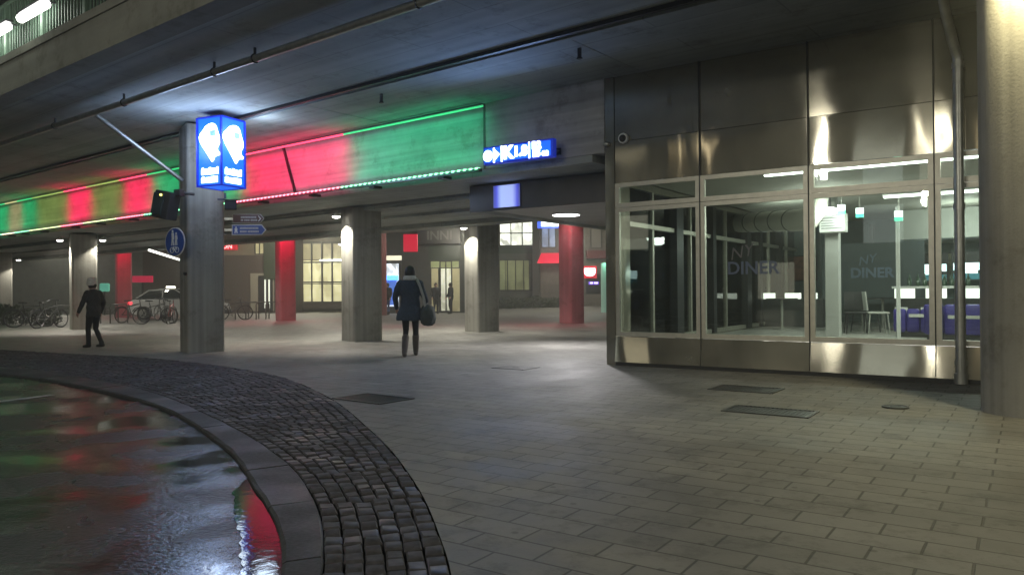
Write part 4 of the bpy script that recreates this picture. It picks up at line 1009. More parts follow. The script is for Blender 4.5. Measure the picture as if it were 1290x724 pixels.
m.loft([[(p.x - x0, -.1, p.z), (q.x - x0, -.1, p.z), (q.x - x0, -1.1, q.z - .05), (p.x - .3 - x0, -1.1, q.z - .05)], [(p.x - x0, -.1, p.z + .06), (q.x - x0, -.1, p.z + .06), (q.x - x0, -1.1, q.z), (p.x - .3 - x0, -1.1, q.z)]]); m.build('awning', glow('awning_red', (.8, .01, .05), .55), t)
c = at(690, 281, 46.5); t2 = thing('light_sign', 'glowing white sign with blue edge left of the nearest red column', 'sign', c, 0)
m = MB(); m.b2((-.62, 0, -.30), (.7, .3, .28)); m.build('case', glow('lightsign_blue', (.05, .12, .9), .9), t2); m = MB(); m.b2((-.40, -.02, -.2), (.7, -.002, .27)); m.build('face', glow('lightsign_white', (.85, .95, 1), 3), t2)
c = at(743, 342, 45); t2 = thing('bowl_sign', 'glowing white half round sign on a red ground, right of the red column', 'sign', c, 0)
m = MB(); m.prism([(-.32, .2), (.32, .2)] + [(.32 * math.cos(a), -.06 - .22 * math.sin(a)) for a in [PI * k / 10 for k in range(11)]], .06); m.build('bowl', glow('bowl_white', (1, .75, .78), 3), t2)
m = MB(); m.b2((-.42, .035, -.40), (.42, .1, .33)); m.build('back', glow('bowl_red', (.6, .01, .03), .4), t2)
c = at(748, 356.5, 45); t2 = thing('small_sign', 'tiny violet glowing sign under the half round white sign', 'sign', c, 0)
m = MB(); m.b2((-.3, 0, -.09), (.3, .06, .09)); m.build('case', glow('violet', (.15, .06, .6), .8), t2); m = MB(); m.b2((-.22, -.01, -.03), (-.05, -.001, .05)); m.b2((.02, -.01, -.03), (.24, -.001, .05)); m.build('marks', glow('violet_hot', (.7, .6, 1), 2), t2)
m = MB(); m.tube([(0, 0, 0), (0, 0, 2.75)], .22, 20); o = m.build('lit_post', glow('green_post', (.25, .42, .33), .28), None, True); o.location = (5.18, 42.5, 0)
tag(o, 'pale green lit post beside the pavilion corner, far behind', 'post')
light('POINT', (5.1, 41.9, 2.9), 30, (.5, 1, .8), shadow_soft_size=.1)
# left background
t, x0 = far_building('dark_building', 'unlit dark building at the far left with one lit doorway', 62, -220, 180, 200, plain('night_wall', (.10, .11, .095), .8, 0, .2, 2))
w_ = rect(t, x0, 62, -6, 11, 343, 386, glow('left_window', (.62, .66, .55), .42), 'doorway'); bars(t, x0, 62, -6, 12, 340, 386, 1, 1, plain('pale_frame', (.25, .27, .24), .6), .1, .12, w_)
rect(t, x0, 62, 2, 9, 374, 388, WWIN, 'low_window', .05, .07)
c = at(179, 351.5, 47); t2 = thing('red_sign', 'dull red glowing sign above the white car', 'sign', c, 0)
m = MB(); m.b2((-.62, 0, -.2), (.62, .15, .2), .02); m.build('face', glow('dull_red', (.55, .01, .06), .5), t2); m = MB(); m.b2((-.05, .03, -3), (.05, .1, -.2)); m.build('post', BLK, t2)
c = at(131, 362, 45); t2 = thing('green_light', 'blurred teal light box between the capped walker and the red column', 'light box', c, 0)
m = MB(); m.b2((-.3, 0, -.25), (.3, .15, .25), .08); m.build('face', glow('teal', (.12, .5, .36), .45), t2); m = MB(); m.b2((-.05, .05, -1.7), (.05, .12, -.2)); m.build('post', BLK, t2)
a, b = atz(188, 315, 2.93), atz(229, 328, 2.93)
t2 = thing('strip_lamp', 'slanting white strip lamp under the far deck, left of the sign column', 'strip lamp', a, 0)
m = MB(); m.tube([(0, 0, 0), b - a], .05, 8); m.build('tube', glow('far_strip', (1, 1, .9), 2.5), t2, True); m = MB(); m.tube([(0, 0, .08), b - a + Vector((0, 0, .08))], .05, 6); m.build('housing', DRK, t2)

# low terrace wall with hedge before the office
HED = plain('hedge_leaf', (.045, .06, .03), .8)
def leafy(name, label, cat, c, dims, n, seed, mat=HED, leaf=.09, group=None):
    rnd = random.Random(seed); m = MB()
    for _ in range(n):
        while True:
            p = Vector((rnd.uniform(-1, 1), rnd.uniform(-1, 1), rnd.uniform(-1, 1)))
            if max(abs(p.x) ** 3 + abs(p.y) ** 2, 0) + abs(p.z) ** 4 < 1.1: break
        q = Vector((p.x * dims[0], p.y * dims[1], dims[2] * (1 + p.z * (1 + .15 * math.sin(p.x * 9)))))
        a = Vector((rnd.gauss(0, 1), rnd.gauss(0, 1), rnd.gauss(0, 1))).normalized(); b = a.orthogonal().normalized()
        s = leaf * rnd.uniform(.6, 1.3)
        m.bm.faces.new([m.bm.verts.new(q + v) for v in (a * s, b * s * .5, -a * s, -b * s * .5)])
    t = thing(name, label, cat, c, 0, group)
    m.build('foliage', mat, t)
    m = MB()
    for k in range(6):
        x = (k / 5 - .5) * dims[0] * 1.5; m.tube([(x, 0, 0), (x + .05, .02, dims[2] * 1.2)], .015, 5)
    m.build('stems', plain('bark', (.05, .04, .03), .9), t)
pa_, pb_ = at(622, 388, 46), at(705, 372, 46)
leafy('hedge', 'dark clipped hedge in front of the office glazing', 'hedge', (.9, 46.5, 0), (2.5, .5, .42), 2600, 1)
# raised ground in front of it
m = MB(); m.loft([[(-2.2, 43.2, .001), (6.8, 43.2, .001), (6.8, 46, .30), (-2.2, 46, .12)], [(-2.2, 47.5, .001), (6.8, 47.5, .001), (6.8, 47.4, .31), (-2.2, 47.4, .13)]]); struct(m.build('terrace', plain('terrace_stone', (.2, .2, .18), .8, 0, .15, 3)))
leafy('shrub', 'low dark shrub by the cycle stands at the left picture edge', 'shrub', (-21.2, 31.5, 0), (.9, .5, .42), 900, 5, leaf=.08)
leafy('shrub', 'dark shrub right of the one at the left picture edge', 'shrub', (-19.2, 31.0, 0), (.8, .4, .34), 700, 6, leaf=.08)

# ------------------------------------------------------------------ bicycles and stands
def make_bike(label, loc, rz, colr):
    t = thing('bicycle', label, 'bicycle', loc, rz, 'bicycles parked behind the sign column')
    for x in (-.52, .52):
        w = MB(); w.ring(Vector((x, 0, .34)), .325, .022, seg=28, k=6); wo = w.build('wheel', RUB, t, True)
        sp = MB()
        for k in range(12): a = k * PI / 6; sp.tube([(x, 0, .34), (x + .31 * math.cos(a), 0, .34 + .31 * math.sin(a))], .004, 4)
        sp.ring(Vector((x, 0, .34)), .305, .008, seg=24, k=4); sp.build('spokes', DRK, wo)
    m = MB()
    for a, b in (((-.52, 0, .34), (-.10, 0, .32)), ((-.10, 0, .32), (-.22, 0, .82)), ((-.52, 0, .34), (-.20, 0, .72)), ((-.10, 0, .32), (.34, 0, .72)), ((-.20, 0, .70), (.32, 0, .82)), ((.30, 0, .95), (.36, 0, .68)), ((.36, 0, .68), (.52, 0, .34))): m.tube([a, b], .018, 8)
    m.build('frame', plain('bike_' + colr, {'black': (.02, .02, .02), 'red': (.22, .02, .02), 'grey': (.07, .07, .07)}[colr], .35), t)
    m = MB(); m.tube([(.30, 0, .95), (.30, 0, 1.02)], .014, 6); m.tube([(.18, -.28, 1.0), (.28, -.2, 1.04), (.31, 0, 1.02), (.28, .2, 1.04), (.18, .28, 1.0)], .013, 6); m.build('handlebar', DRK, t)
    m = MB(); m.tube([(-.22, 0, .80), (-.24, 0, .93)], .013, 6); m.loft([[(-.38, -.08, .92), (-.38, .08, .92), (-.38, .07, .97), (-.38, -.07, .97)], [(-.22, -.05, .92), (-.22, .05, .92), (-.22, .04, .97), (-.22, -.04, .97)], [(-.09, -.02, .92), (-.09, .02, .92), (-.09, .015, .95), (-.09, -.015, .95)]]); m.build('saddle', BLK, t)
    m = MB(); m.ring(Vector((-.10, .04, .32)), .09, .008, seg=18, k=4); m.tube([(-.10, -.1, .32), (-.10, .1, .32)], .012, 6); m.box((-.03, .1, .2), (.09, .08, .02)); m.box((-.17, -.1, .44), (.09, .08, .02)); m.tube([(-.03, .1, .2), (-.10, .1, .32)], .01, 5); m.tube([(-.17, -.1, .44), (-.10, -.1, .32)], .01, 5); m.build('crank', DRK, t)
    m = MB(); 
    for y in (-.03, .03): m.tube([(-.9 + .04, y, .52), (-.76, y, .66), (-.52, y, .71), (-.30, y, .64)], .012, 5)
    m.build('mudguard', BLK, t)
    return t
def gp(px, py): return atz(px, py, 0)
b1 = make_bike('black bicycle parked under the tail of the white car', gp(168, 406), R(60), 'black')
b2_ = make_bike('grey bicycle parked side on before the white car', gp(196, 408), R(18), 'grey')
b3 = make_bike('red bicycle parked nearest the left side of the sign column', gp(216, 407.5), R(100), 'red')
b4 = dup(b1, gp(205, 404), R(140), 'black bicycle standing just behind the red one', 'bicycles parked behind the sign column')
b5 = dup(b1, gp(294, 403), R(25), 'black bicycle leaning at the hoops right of the sign column', 'bicycles parked behind the sign column')
b6 = dup(b2_, gp(62, 413), R(75), 'grey bicycle parked at the far left, right of the shrubs', 'bicycles parked behind the sign column')
b7 = dup(b1, gp(38, 412), R(40), 'black bicycle among the shrubs at the far left', 'bicycles parked behind the sign column')
def hoop(label, loc, rz, first=[None]):
    if first[0]: return dup(first[0], loc, rz, label, 'cycle stand hoops')
    m = MB(); m.tube([(-.4, 0, 0), (-.4, 0, .68), (-.32, 0, .80), (.32, 0, .80), (.4, 0, .68), (.4, 0, 0)], .028, 8); o = m.build('cycle_stand', plain('worn_steel', (.12, .12, .11), .5, .6, .2, 9), None, True)
    o.location = loc; o.rotation_euler = (0, 0, rz); first[0] = o; return tag(o, label, 'cycle stand', 'cycle stand hoops')
for k, (px, py, lab) in enumerate(((305, 402, 'metal cycle hoop right of the leaning black bicycle'), (318, 402, 'metal cycle hoop in front of the pale door, second from the bicycle'), (331, 402, 'metal cycle hoop before the pale door, third from the bicycle'), (343, 401.5, 'metal cycle hoop right beside the red column'), (138, 407, 'metal cycle hoop just right of the walker in the white cap'), (150, 407, 'metal cycle hoop at the foot of the farthest red column'), (40, 410, 'metal cycle hoop beside the bicycle at the far left'), (77, 410, 'metal cycle hoop right of the grey bicycle at the far left'))):
    hoop(lab, gp(px, py), R(62))

# ------------------------------------------------------------------ cars
def make_car(label, loc, rz, paint, taxi=True, tail=1.):
    t = thing('parked_car', label, 'car', loc, rz)
    lower = [(-2.25, .42), (-2.28, .62), (-2.22, .86), (-2.05, .95), (-1.2, .98), (.85, .98), (1.55, .90), (2.05, .74), (2.2, .56), (2.2, .36), (1.9, .26), (-1.95, .28)]
    def ring(k, wd, zt): return [(x, wd * (1 - .10 * abs(x / 2.3) ** 3) * (1 if z < .9 else .97), z) for x, z in lower]
    m = MB(); m.loft([[(x, y * .86, z - (.015 if z > .8 else 0)) for x, y, z in ring(0, -1, 0)], [(x, y * .90, z) for x, y, z in ring(0, -.93, 0)], [(x, y * .90, z) for x, y, z in ring(0, .93, 0)], [(x, y * .86, z) for x, y, z in ring(0, 1, 0)]]); m.build('body', paint, t, False)
    roof = [(-1.95, .97), (-1.25, 1.38), (-.6, 1.46), (.15, 1.44), (1.0, .98)]
    m = MB(); m.loft([[(x, -.70 + (.12 if z > 1.2 else 0), z) for x, z in roof], [(x, .70 - (.12 if z > 1.2 else 0), z) for x, z in roof]]); m.build('cabin', plain('car_glass', (.015, .017, .018), .08), t)
    m = MB(); m.loft([[(x, -.60, z) for x, z in ((-1.3, 1.385), (-.6, 1.475), (.2, 1.455), (.2, 1.43), (-1.3, 1.35))], [(x, .60, z) for x, z in ((-1.3, 1.385), (-.6, 1.475), (.2, 1.455), (.2, 1.43), (-1.3, 1.35))]])
    for sy in (-1, 1):
        m.tube([(-1.95, sy * .70, .98), (-1.27, sy * .60, 1.38)], .035, 6); m.tube([(.18, sy * .60, 1.44), (1.02, sy * .70, .98)], .035, 6); m.tube([(-.45, sy * .61, 1.45), (-.45, sy * .71, .98)], .03, 6); m.tube([(-1.27, sy * .6, 1.40), (.18, sy * .60, 1.45)], .03, 6)
    m.build('roof', paint, t)
    for x in (-1.38, 1.36):
        for sy in (-1, 1):
            w = MB(); w.cyl((x, sy * .77, .32), .32, .2, 26, M=Matrix.Rotation(PI / 2, 4, 'X')); wo = w.build('wheel', RUB, t)
            r_ = MB(); r_.cyl((x, sy * .80, .32), .2, .16, 18, M=Matrix.Rotation(PI / 2, 4, 'X')); r_.build('rim', ZINC, wo)
    for sy in (-1, 1):
        m = MB(); m.box((-2.15, sy * .66, .80), (.25, .3, .14), 0, .03); m.build('tail_lamp', glow('tail_red', (1, .05, .07), 1.6 * tail), t)
        m = MB(); m.box((2.05, sy * .62, .66), (.25, .32, .12), 0, .03); m.build('headlamp', plain('lamp_clear', (.6, .6, .6), .1), t)
    m = MB(); m.b2((-2.33, -.8, .36), (-2.2, .8, .52), .03); m.b2((2.1, -.8, .3), (2.27, .8, .46), .03); m.build('bumper', DRK, t)
    if taxi:
        m = MB(); m.b2((-.62, -.22, 1.49), (-.42, .22, 1.60), .02); m.build('roof_lamp', glow('taxi_lamp', (1, .95, .7), 2.5), t)
    return t
c = atz(171, 400, 0); make_car('white car with lit roof lamp and red tail lights behind the bicycles', (-15.85, 36.4, 0), R(-14), plain('white_car', (.36, .36, .35), .25), True)
make_car('dark car with red tail lights seen through the left pavilion window', (10.0, 41.5, 0), R(75), plain('dark_car', (.03, .03, .035), .25), False, 2)

# signal lights seen through the pavilion's left glazing
RGR = 'traffic lights seen through the pavilion glazing'
for px, py, lab, mt in ((827, 329, 'red traffic light seen through the left pavilion window, the higher one', 'tl_red'), (872, 327, 'red traffic light seen at the right edge of the left pavilion window', 'tl_red'), (859, 358, 'larger low red light seen through the left pavilion window', 'tl_red'), (813, 378, 'faint red lamp lowest in the left pavilion window', 'tl_dim')):
    c = at(px, py, 44); t = thing('traffic_light', lab, 'traffic light', (c.x, 44, 0), 0, RGR)
    m = MB(); m.b2((-.16, .02, c.z - .6), (.16, .2, c.z + .2)); m.build('case', BLK, t); m = MB(); m.b2((-.04, .05, 0), (.04, .13, c.z - .6)); m.build('post', DRK, t)
    m = MB(); m.sph((0, 0, c.z), .14, (1, .6, 1)); m.build('red_lens', glow('tl_red', (1, .02, .05), 4) if mt == 'tl_red' else glow('tl_dim', (.9, .1, .1), 1), t, True)
c = at(868, 376, 43); t = thing('kiosk', 'pale lit kiosk counter with a yellow lamp, seen through the left window', 'kiosk', (c.x, 43, 0), 0)
m = MB(); m.b2((-1.0, 0, 0), (1.2, .8, .55)); m.build('base', DRK, t); m = MB(); m.b2((-.9, -.02, .56), (-.1, .5, 1.1)); m.b2((.35, -.02, .56), (1.1, .5, 1.1)); m.build('lit_panel', glow('kiosk_white', (1, .97, .85), 1.1), t); m = MB(); m.b2((-.05, -.03, .65), (.3, .3, .95)); m.build('yellow_lamp', glow('kiosk_yellow', (1, .75, .2), 2), t)
m = MB(); m.b2((-.95, 0, 1.12), (1.15, .8, 1.2)); m.b2((-.2, .1, 1.7), (.5, .14, 2.9)); m.build('notice', plain('notice_pale', (.4, .42, .4), .6), t)

# ------------------------------------------------------------------ people
def apply_remesh(o, vox, fold=0):
    md = o.modifiers.new('r', 'REMESH'); md.mode = 'VOXEL'; md.voxel_size = vox
    sm = o.modifiers.new('s', 'SMOOTH'); sm.factor = .5; sm.iterations = 4
    dg = bpy.context.evaluated_depsgraph_get(); me = bpy.data.meshes.new_from_object(o.evaluated_get(dg))
    o.modifiers.clear(); mats = [x for x in o.data.materials]; o.data = me
    if not me.materials:
        for x in mats: me.materials.append(x)
    if fold:
        for v_ in me.vertices:
            c_ = v_.co; f_ = mnoise.noise(Vector((c_.x * 9, c_.y * 9, c_.z * 4))) + .6 * mnoise.noise(Vector((c_.x * 16 + 5, c_.y * 16, c_.z * 13)))
            v_.co = c_ + v_.normal * f_ * fold
    for p in me.polygons: p.use_smooth = True
    return o
def limb(m, pts, rad, seg=12):
    m.tube(pts, rad, seg)
    for p, r in zip(pts, rad): m.sph(p, r * .99, seg=10)
def ellring(z, rx, ry, cx=0, cy=0, k=20): return [(cx + rx * math.cos(a), cy + ry * math.sin(a), z) for a in [2 * PI * i / k for i in range(k)]]
SKIN = plain('skin', (.42, .26, .20), .5)
def person(label, loc, rz, scale, pose, cloth):
    """local frame: facing +y, x to the right, feet on z = 0, 1.74 m tall"""
    t = thing('person', label, 'person', loc, rz); t.scale = (scale,) * 3
    vox = cloth.get('vox', .016)
    hipL, hipR = Vector((-.09, 0, .90)), Vector((.09, 0, .90))
    legs = {}
    for side, hip in (('L', hipL), ('R', hipR)):
        kx, ky, kz, fx, fy, fz = pose['leg' + side]; legs[side] = (hip, Vector((kx, ky, kz)), Vector((fx, fy, fz)))
    arms = {}
    for side, sx in (('L', -1), ('R', 1)):
        e, h = pose['arm' + side]; arms[side] = (Vector((sx * .18, 0, 1.40)), Vector(e), Vector(h))
    hd = Vector(pose.get('head', (0, .03, 1.60)))
    m = MB()
    m.loft([ellring(.88, .14, .10), ellring(1.0, .135, .10), ellring(1.12, .12, .09), ellring(1.28, .15, .105), ellring(1.40, .16, .09), ellring(1.46, .09, .07)])
    limb(m, [(0, 0, 1.42), (0, .01, 1.50), hd - Vector((0, 0, .06))], [.06, .055, .055])
    m.sph(hd, .105, (.76, .95, 1.15), 18); m.sph(hd + Vector((0, .035, -.06)), .07, (.8, .9, .8)); 
    m.sph(hd + Vector((0, .108, -.015)), .018, (.8, 1.1, 1.4)); m.sph(hd + Vector((0, .095, -.068)), .02, (1.2, .6, .5))
    for sx in (-1, 1): m.sph(hd + Vector((sx * .082, 0, -.01)), .024, (.4, .8, 1.3))
    for s in 'LR':
        h, k, f = legs[s]; limb(m, [h, h.lerp(k, .5), k, k.lerp(f, .35), f], [.085, .068, .052, .05, .038])
        fd = Vector((pose.get('toe' + s, 0), 1, 0)).normalized(); limb(m, [f + Vector((0, -.02, -.02)), f + fd * .14 + Vector((0, 0, -.045))], [.038, .032])
        a, e, w = arms[s]; limb(m, [a, a.lerp(e, .5), e, e.lerp(w, .5), w], [.055, .045, .038, .034, .026])
    b = m.build('body', SKIN, t); apply_remesh(b, vox)
    # hands: palm, four fingers of unequal length, thumb from the side of the palm -- joined to the body mesh
    hm = MB()
    for s, sx in (('L', -1), ('R', 1)):
        a, e, w = arms[s]; d = (w - e).normalized(); fwd = Vector((0, 1, 0)); fwd = (fwd - d * fwd.dot(d)).normalized(); sd = d.cross(fwd) * sx
        pc = w + d * .045; limb(hm, [w - d * .01 + fwd * .0, pc, w + d * .085], [.026, .032, .034], 10)
        for i, ln in enumerate((.066, .076, .070, .054)):
            o_ = w + d * .085 + fwd * (.027 - .018 * i); k1 = o_ + d * ln * .45 - sd * .006; k2 = k1 + d * ln * .35 - sd * .018; limb(hm, [o_, k1, k2, k2 + d * ln * .2 - sd * .02], [.0095, .009, .008, .007], 8)
        th = w + d * .03 + fwd * .03; limb(hm, [th, th + d * .035 + fwd * .02, th + d * .06 + fwd * .018 - sd * .012], [.012, .010, .008], 8)
    hb = hm.build('h', SKIN); bm = bmesh.new(); bm.from_mesh(b.data); bm.from_mesh(hb.data); bm.to_mesh(b.data); bm.free()
    for p in b.data.polygons: p.use_smooth = True
    bpy.data.objects.remove(hb)
    # clothes
    m = MB()
    m.loft([ellring(.86, .155, .12), ellring(.98, .15, .12), ellring(1.1, .13, .105)])
    for s in 'LR':
        h, k, f = legs[s]; limb(m, [h, h.lerp(k, .5), k, k.lerp(f, .4), f.lerp(k, cloth.get('ankle', .12))], [r * cloth.get('legw', 1.06) for r in (.09, .074, .058, .055, .048)])
    apply_remesh(m.build('trousers', cloth['trouser'], t), vox, .003)
    m = MB(); hz = cloth['hem']; fl = cloth['flare']
    m.loft([ellring(hz, fl, fl * .72, cloth.get('lean', 0)), ellring(hz + .12, fl * .95, fl * .68), ellring(.98, .19, .145), ellring(1.12, .175, .135), ellring(1.26, .195, .145), ellring(1.38, .195, .125), ellring(1.45, .13, .10), ellring(1.50, .07, .065, 0, .01)])
    for s in 'LR':
        a, e, w = arms[s]; limb(m, [a + Vector((0, 0, .0)), a.lerp(e, .5), e, e.lerp(w, .5), e.lerp(w, .96)], [.078, .068, .06, .054, .045])
    apply_remesh(m.build('coat', cloth['coat'], t), vox, .016)
    for s in 'LR':
        m = MB(); h, k, f = legs[s]; fd = Vector((pose.get('toe' + s, 0), 1, 0)).normalized()
        up = f.lerp(k, cloth.get('boot', .15))
        limb(m, [up, f.lerp(up, .5), f + Vector((0, 0, .0))], [.07 if cloth.get('boot', 0) > .3 else .052, .064, .052])
        limb(m, [f + Vector((0, 0, -.02)) - fd * .03, f + fd * .08 + Vector((0, 0, -.035)), f + fd * .17 + Vector((0, 0, -.045))], [.046, .044, .034])
        apply_remesh(m.build('boot', cloth['bootm'], t), .014)
    m = MB()
    if cloth['hair'] == 'bob':
        m.sph(hd + Vector((0, -.015, .015)), .125, (.86, .98, 1.08), 18); m.sph(hd + Vector((0, -.03, -.06)), .11, (.95, .8, .75), 16)
    else: m.sph(hd + Vector((0, -.02, .01)), .118, (.8, .98, 1.0), 16)
    o = apply_remesh(m.build('hair', plain('dark_hair', (.012, .010, .009), .5), t), .014)
    if cloth['hair'] == 'bob':   # cut the hair away from the face
        bm = bmesh.new(); bm.from_mesh(o.data); bmesh.ops.delete(bm, geom=[v for v in bm.verts if v.co.y > hd.y + .06 and v.co.z < hd.z + .05], context='VERTS'); bm.to_mesh(o.data); bm.free()
    if cloth.get('cap'):
        m = MB(); m.loft([ellring(hd.z - .005, .112, .128, hd.x, hd.y), ellring(hd.z + .03, .116, .132, hd.x, hd.y), ellring(hd.z + .10, .114, .128, hd.x, hd.y), ellring(hd.z + .165, .10, .112, hd.x, hd.y), ellring(hd.z + .195, .05, .06, hd.x, hd.y)]); m.build('cap', cloth['cap'], t, True)
    if cloth.get('scarf'):
        m = MB()
        for k, (z, r_, rr) in enumerate(((1.495, .10, .032), (1.525, .092, .030))): m.ring(Vector((0, .005, z)), r_, rr, Matrix.Rotation(PI / 2, 4, 'X') @ Matrix.Rotation(.0, 4, 'X'), 24, 8)
        m.build('scarf', cloth['scarf'], t, True)
    return t
NAVY = plain('navy_wool', (.034, .048, .068), .9, 0, .2, 30, .3)
BLKC = plain('black_cloth', (.010, .010, .011), .85, 0, .2, 30)
GRYB = plain('grey_suede', (.085, .075, .066), .85, 0, .15, 20)
wp = gp(517, 449)
pw = dict(legL=(-.09, .10, .49, -.10, -.14, .075), legR=(.095, .16, .50, .085, .26, .075), armL=((-.29, .02, 1.13), (-.27, .16, .92)), armR=((.28, -.04, 1.14), (.30, .10, 1.02)))
person('woman in navy coat and grey boots walking away, white scarf at her neck', wp, R(3), 1.0, pw,
       dict(hem=.70, flare=.275, trouser=BLKC, coat=NAVY, bootm=GRYB, boot=.72, hair='bob', scarf=plain('white_scarf', (.5, .49, .45), .9, 0, .15, 25), legw=1.0))
# her shoulder bag
bt = thing('shoulder_bag', 'slouchy grey shoulder bag on the right hip of the woman in navy', 'bag', wp, R(3))
BAGM = plain('grey_canvas', (.045, .055, .05), .85, 0, .2, 18, .3)
m = MB(); rings = []
for z, rx, ry, dx in ((.60, .10, .06, .0), (.64, .17, .09, .0), (.74, .20, .11, .0), (.86, .18, .10, -.01), (.96, .14, .07, -.02), (1.0, .10, .03, -.02)): rings.append(ellring(z, ry * 1.45, rx * 1.1, .35 + dx * .5, -.10))
m.loft(rings); o = apply_remesh(m.build('pouch', BAGM, bt), .016, .022)
m = MB(); pts = [(.31, -.20, .93), (.27, -.19, 1.15), (.20, -.14, 1.36), (.13, -.02, 1.49), (.18, .10, 1.40), (.28, .12, 1.15), (.33, .02, .95)]
for a, b in zip(pts, pts[1:]): m.tube([a, b], .03, 6)
m.build('strap', plain('pale_strap', (.30, .30, .27), .8), bt)
# walker at the left
mp_ = gp(118, 437.5)
pm = dict(legL=(-.08, .09, .50, -.07, .09, .075), legR=(.085, .02, .48, .08, -.20, .085), armL=((-.26, .08, 1.14), (-.25, .22, .92)), armR=((.25, -.06, 1.14), (.24, .02, .88)), head=(.01, .06, 1.60))
person('walker in dark jacket and white cap before the left column', mp_, R(70), .91, pm,
       dict(hem=.78, flare=.20, trouser=BLKC, coat=plain('dark_jacket', (.028, .027, .025), .85, 0, .2, 25), bootm=BLKC, boot=.2, hair='short', cap=plain('white_cap', (.55, .53, .48), .9, 0, .15, 20), legw=1.12))
# people by the shops
pf = dict(legL=(-.08, .05, .49, -.08, .04, .075), legR=(.085, .05, .49, .09, -.05, .075), armL=((-.25, .02, 1.13), (-.24, .14, .92)), armR=((.25, .02, 1.13), (.24, .14, .92)))
def farp(label, px, Y, rz, coat, tr):
    c = at(px, 380, Y); person(label, (c.x, Y, 0), rz, 1., pf, dict(hem=.80, flare=.19, trouser=tr, coat=coat, bootm=BLKC, boot=.2, hair='short', legw=1.1, vox=.03))
farp('far person in black top and blue jeans by the blue shop window', 488.5, 41.5, R(160), BLKC, plain('jeans', (.06, .10, .28), .8))
farp('far person in dark coat left of the lit shop door', 549, 42.3, R(200), BLKC, BLKC)
farp('far person in dark coat right of the lit shop door', 568, 42.0, R(120), BLKC, BLKC)

# ------------------------------------------------------------------ street lamps behind the viewer (mirrored in the steel)
SLG = 'street lamps across the road'
def street_lamp(label, loc, rz, power, h=4.8):
    t = thing('street_lamp', label, 'street lamp', loc, rz, SLG)
    m = MB(); m.tube([(0, 0, -.1), (0, 0, 1), (0, 0, h)], [.09, .07, .05], 12); m.build('pole', ZINC, t, True)
    m = MB(); m.cyl((0, 0, h + .32), .30, .05, 24); m.cyl((0, 0, h), .1, .05, 16); m.build('lamp_cap', DRK, t)
    m = MB(); m.cyl((0, 0, h + .16), .17, .28, 24); m.build('diffuser', glow('street_glow', (1, .93, .70), 60), t, True)
    light('POINT', Vector(loc) + Vector((0, 0, h - .12)), power, (1, .97, .84), shadow_soft_size=.2)
street_lamp('street lamp behind the viewer to the left, reflected in the steel cladding', (-8.3, -1.2, -.045), 0, 500, 5.6)
street_lamp('street lamp farther behind the viewer, reflected in the steel cladding', (-6.2, -4.0, -.045), 0, 450, 4.4)
street_lamp('street lamp behind the viewer to the right on the paving', (6.0, -3.0, 0), 0, 380)

# unseen office block added behind the viewer for reflections in glass and steel
t = thing('unseen_office_block', 'unseen lit office block added behind the viewer for its reflections', 'building', (-24, -17, 0), R(-47) + PI)
m = MB(); m.b2((-18, 0, -.1), (18, 10, 21)); m.build('wall', plain('unseen_block_wall', (.16, .15, .14), .8, 0, .15, 2), t)
rnd = random.Random(11)
for fl in range(4):
    for k in range(11):
        lit = rnd.random() < (.4 if fl == 0 else .3); x = -16.5 + k * 3.1; z = .6 + fl * 3.4
        m = MB(); m.b2((x, -.04, z), (x + 2.2, -.002, z + 2.3)); m.build('window', glow('unseen_block_lit_%d' % (k % 3), ((1, .92, .7), (.9, 1, .95), (1, .8, .5))[k % 3], .8) if lit else BLK, t)

for x, wd, z0, z1, st, cl in ((.42, .62, 8.0, 15.5, 26, (1, .97, .84)), (-5.0, .26, 9.5, 20.5, 6, (1, .96, .80)), (-6.1, .40, 9.5, 20.5, 10, (1, .96, .80)), (7.4, .16, 10.0, 20.5, 3.5, (1, .84, .58)), (9.2, .18, 10.0, 20.5, 3.5, (1, .84, .58))):
    m = MB(); m.b2((x - wd / 2, -.06, z0), (x + wd / 2, -.003, z1)); m.build('streak_strip', glow('streak_glow_%d' % int(st * 10), cl, st), t)  # tall glowing strips added to throw bright streaks into the steel

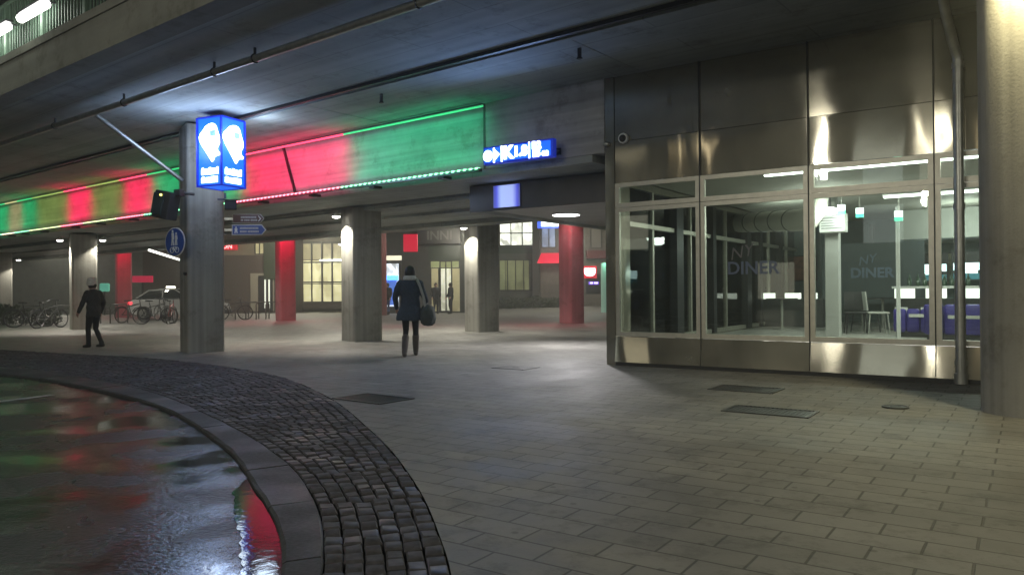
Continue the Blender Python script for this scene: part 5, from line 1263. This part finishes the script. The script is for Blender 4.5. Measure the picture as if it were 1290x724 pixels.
# red spots on the red columns
for (x, y, z), pwr in (((2.0, 27.9, 4.55), 170), ((-10.0, 32.7, 4.55), 380), ((-20.2, 39.0, 4.55), 260)):
    light('SPOT', (x, y, z), pwr, (1, .04, .14), (x + .1, y + .85, z - 2.6), None, spot_size=R(88), spot_blend=.6, shadow_soft_size=.1)
RG = 'red spotlights on the rear viaduct'
r0 = None
for (x, y), lab in (((2.0, 27.9), 'red spotlight above the nearest red column'), ((-10.0, 32.7), 'red spotlight above the red column by the yellow glazing'), ((-20.2, 39.0), 'red spotlight above the farthest red column')):
    if r0 is None:
        r0 = thing('spotlight', lab, 'spotlight', (x, y, 4.6), 0, RG); m = MB(); m.cyl((0, 0, .04), .08, .12, 16); m.build('housing', BLK, r0); m = MB(); m.cyl((0, 0, -.025), .07, .01, 16); m.build('lens', glow('spot_red', (1, .05, .1), 3), r0)
    else: dup(r0, (x, y, 4.6), 0, lab, RG)

# thin volume added to lift the shadows and give the lamps a bloom
hz_ = bpy.data.materials.new('veil_volume'); hz_.use_nodes = True; nt = hz_.node_tree; nt.nodes.remove(nt.nodes['Principled BSDF'])
pvn = nt.nodes.new('ShaderNodeVolumePrincipled'); pvn.inputs['Color'].default_value = (.92, .95, .9, 1); pvn.inputs['Density'].default_value = .0042; pvn.inputs['Anisotropy'].default_value = .35
nt.links.new(pvn.outputs[0], nt.nodes['Material Output'].inputs['Volume'])
m = MB(); m.b2((-130, -70, -1.2), (130, 95, 24)); m.build('bloom_veil', hz_)['kind'] = 'stuff'

# ------------------------------------------------------------------ world, camera, render settings
w = bpy.data.worlds.new('World'); sc.world = w; w.use_nodes = True
nt = w.node_tree; bg = nt.nodes['Background']
bg.inputs['Color'].default_value = (.92, 1, .95, 1); bg.inputs['Strength'].default_value = .05   # overcast night sky lit by the town

cam = bpy.data.cameras.new('camera'); co = bpy.data.objects.new('camera', cam); COL.objects.link(co)
cam.sensor_width = 36; cam.lens = F / 1290 * 36; cam.clip_start = .05; cam.clip_end = 2000
co.location = (0, 0, CAMH)
co.rotation_euler = (Matrix.Rotation(PI / 2 + PITCH, 4, 'X') @ Matrix.Rotation(-ROLL, 4, 'Z')).to_euler()
sc.camera = co
sc.render.engine = 'CYCLES'
sc.view_settings.view_transform = 'Standard'; sc.view_settings.look = 'None'; sc.view_settings.gamma = 1; sc.view_settings.exposure = .3
cy = sc.cycles; cy.use_denoising = True; cy.max_bounces = 8; cy.transparent_max_bounces = 12; cy.sample_clamp_indirect = 4; cy.caustics_reflective = False; cy.caustics_refractive = False
cy.use_light_tree = True
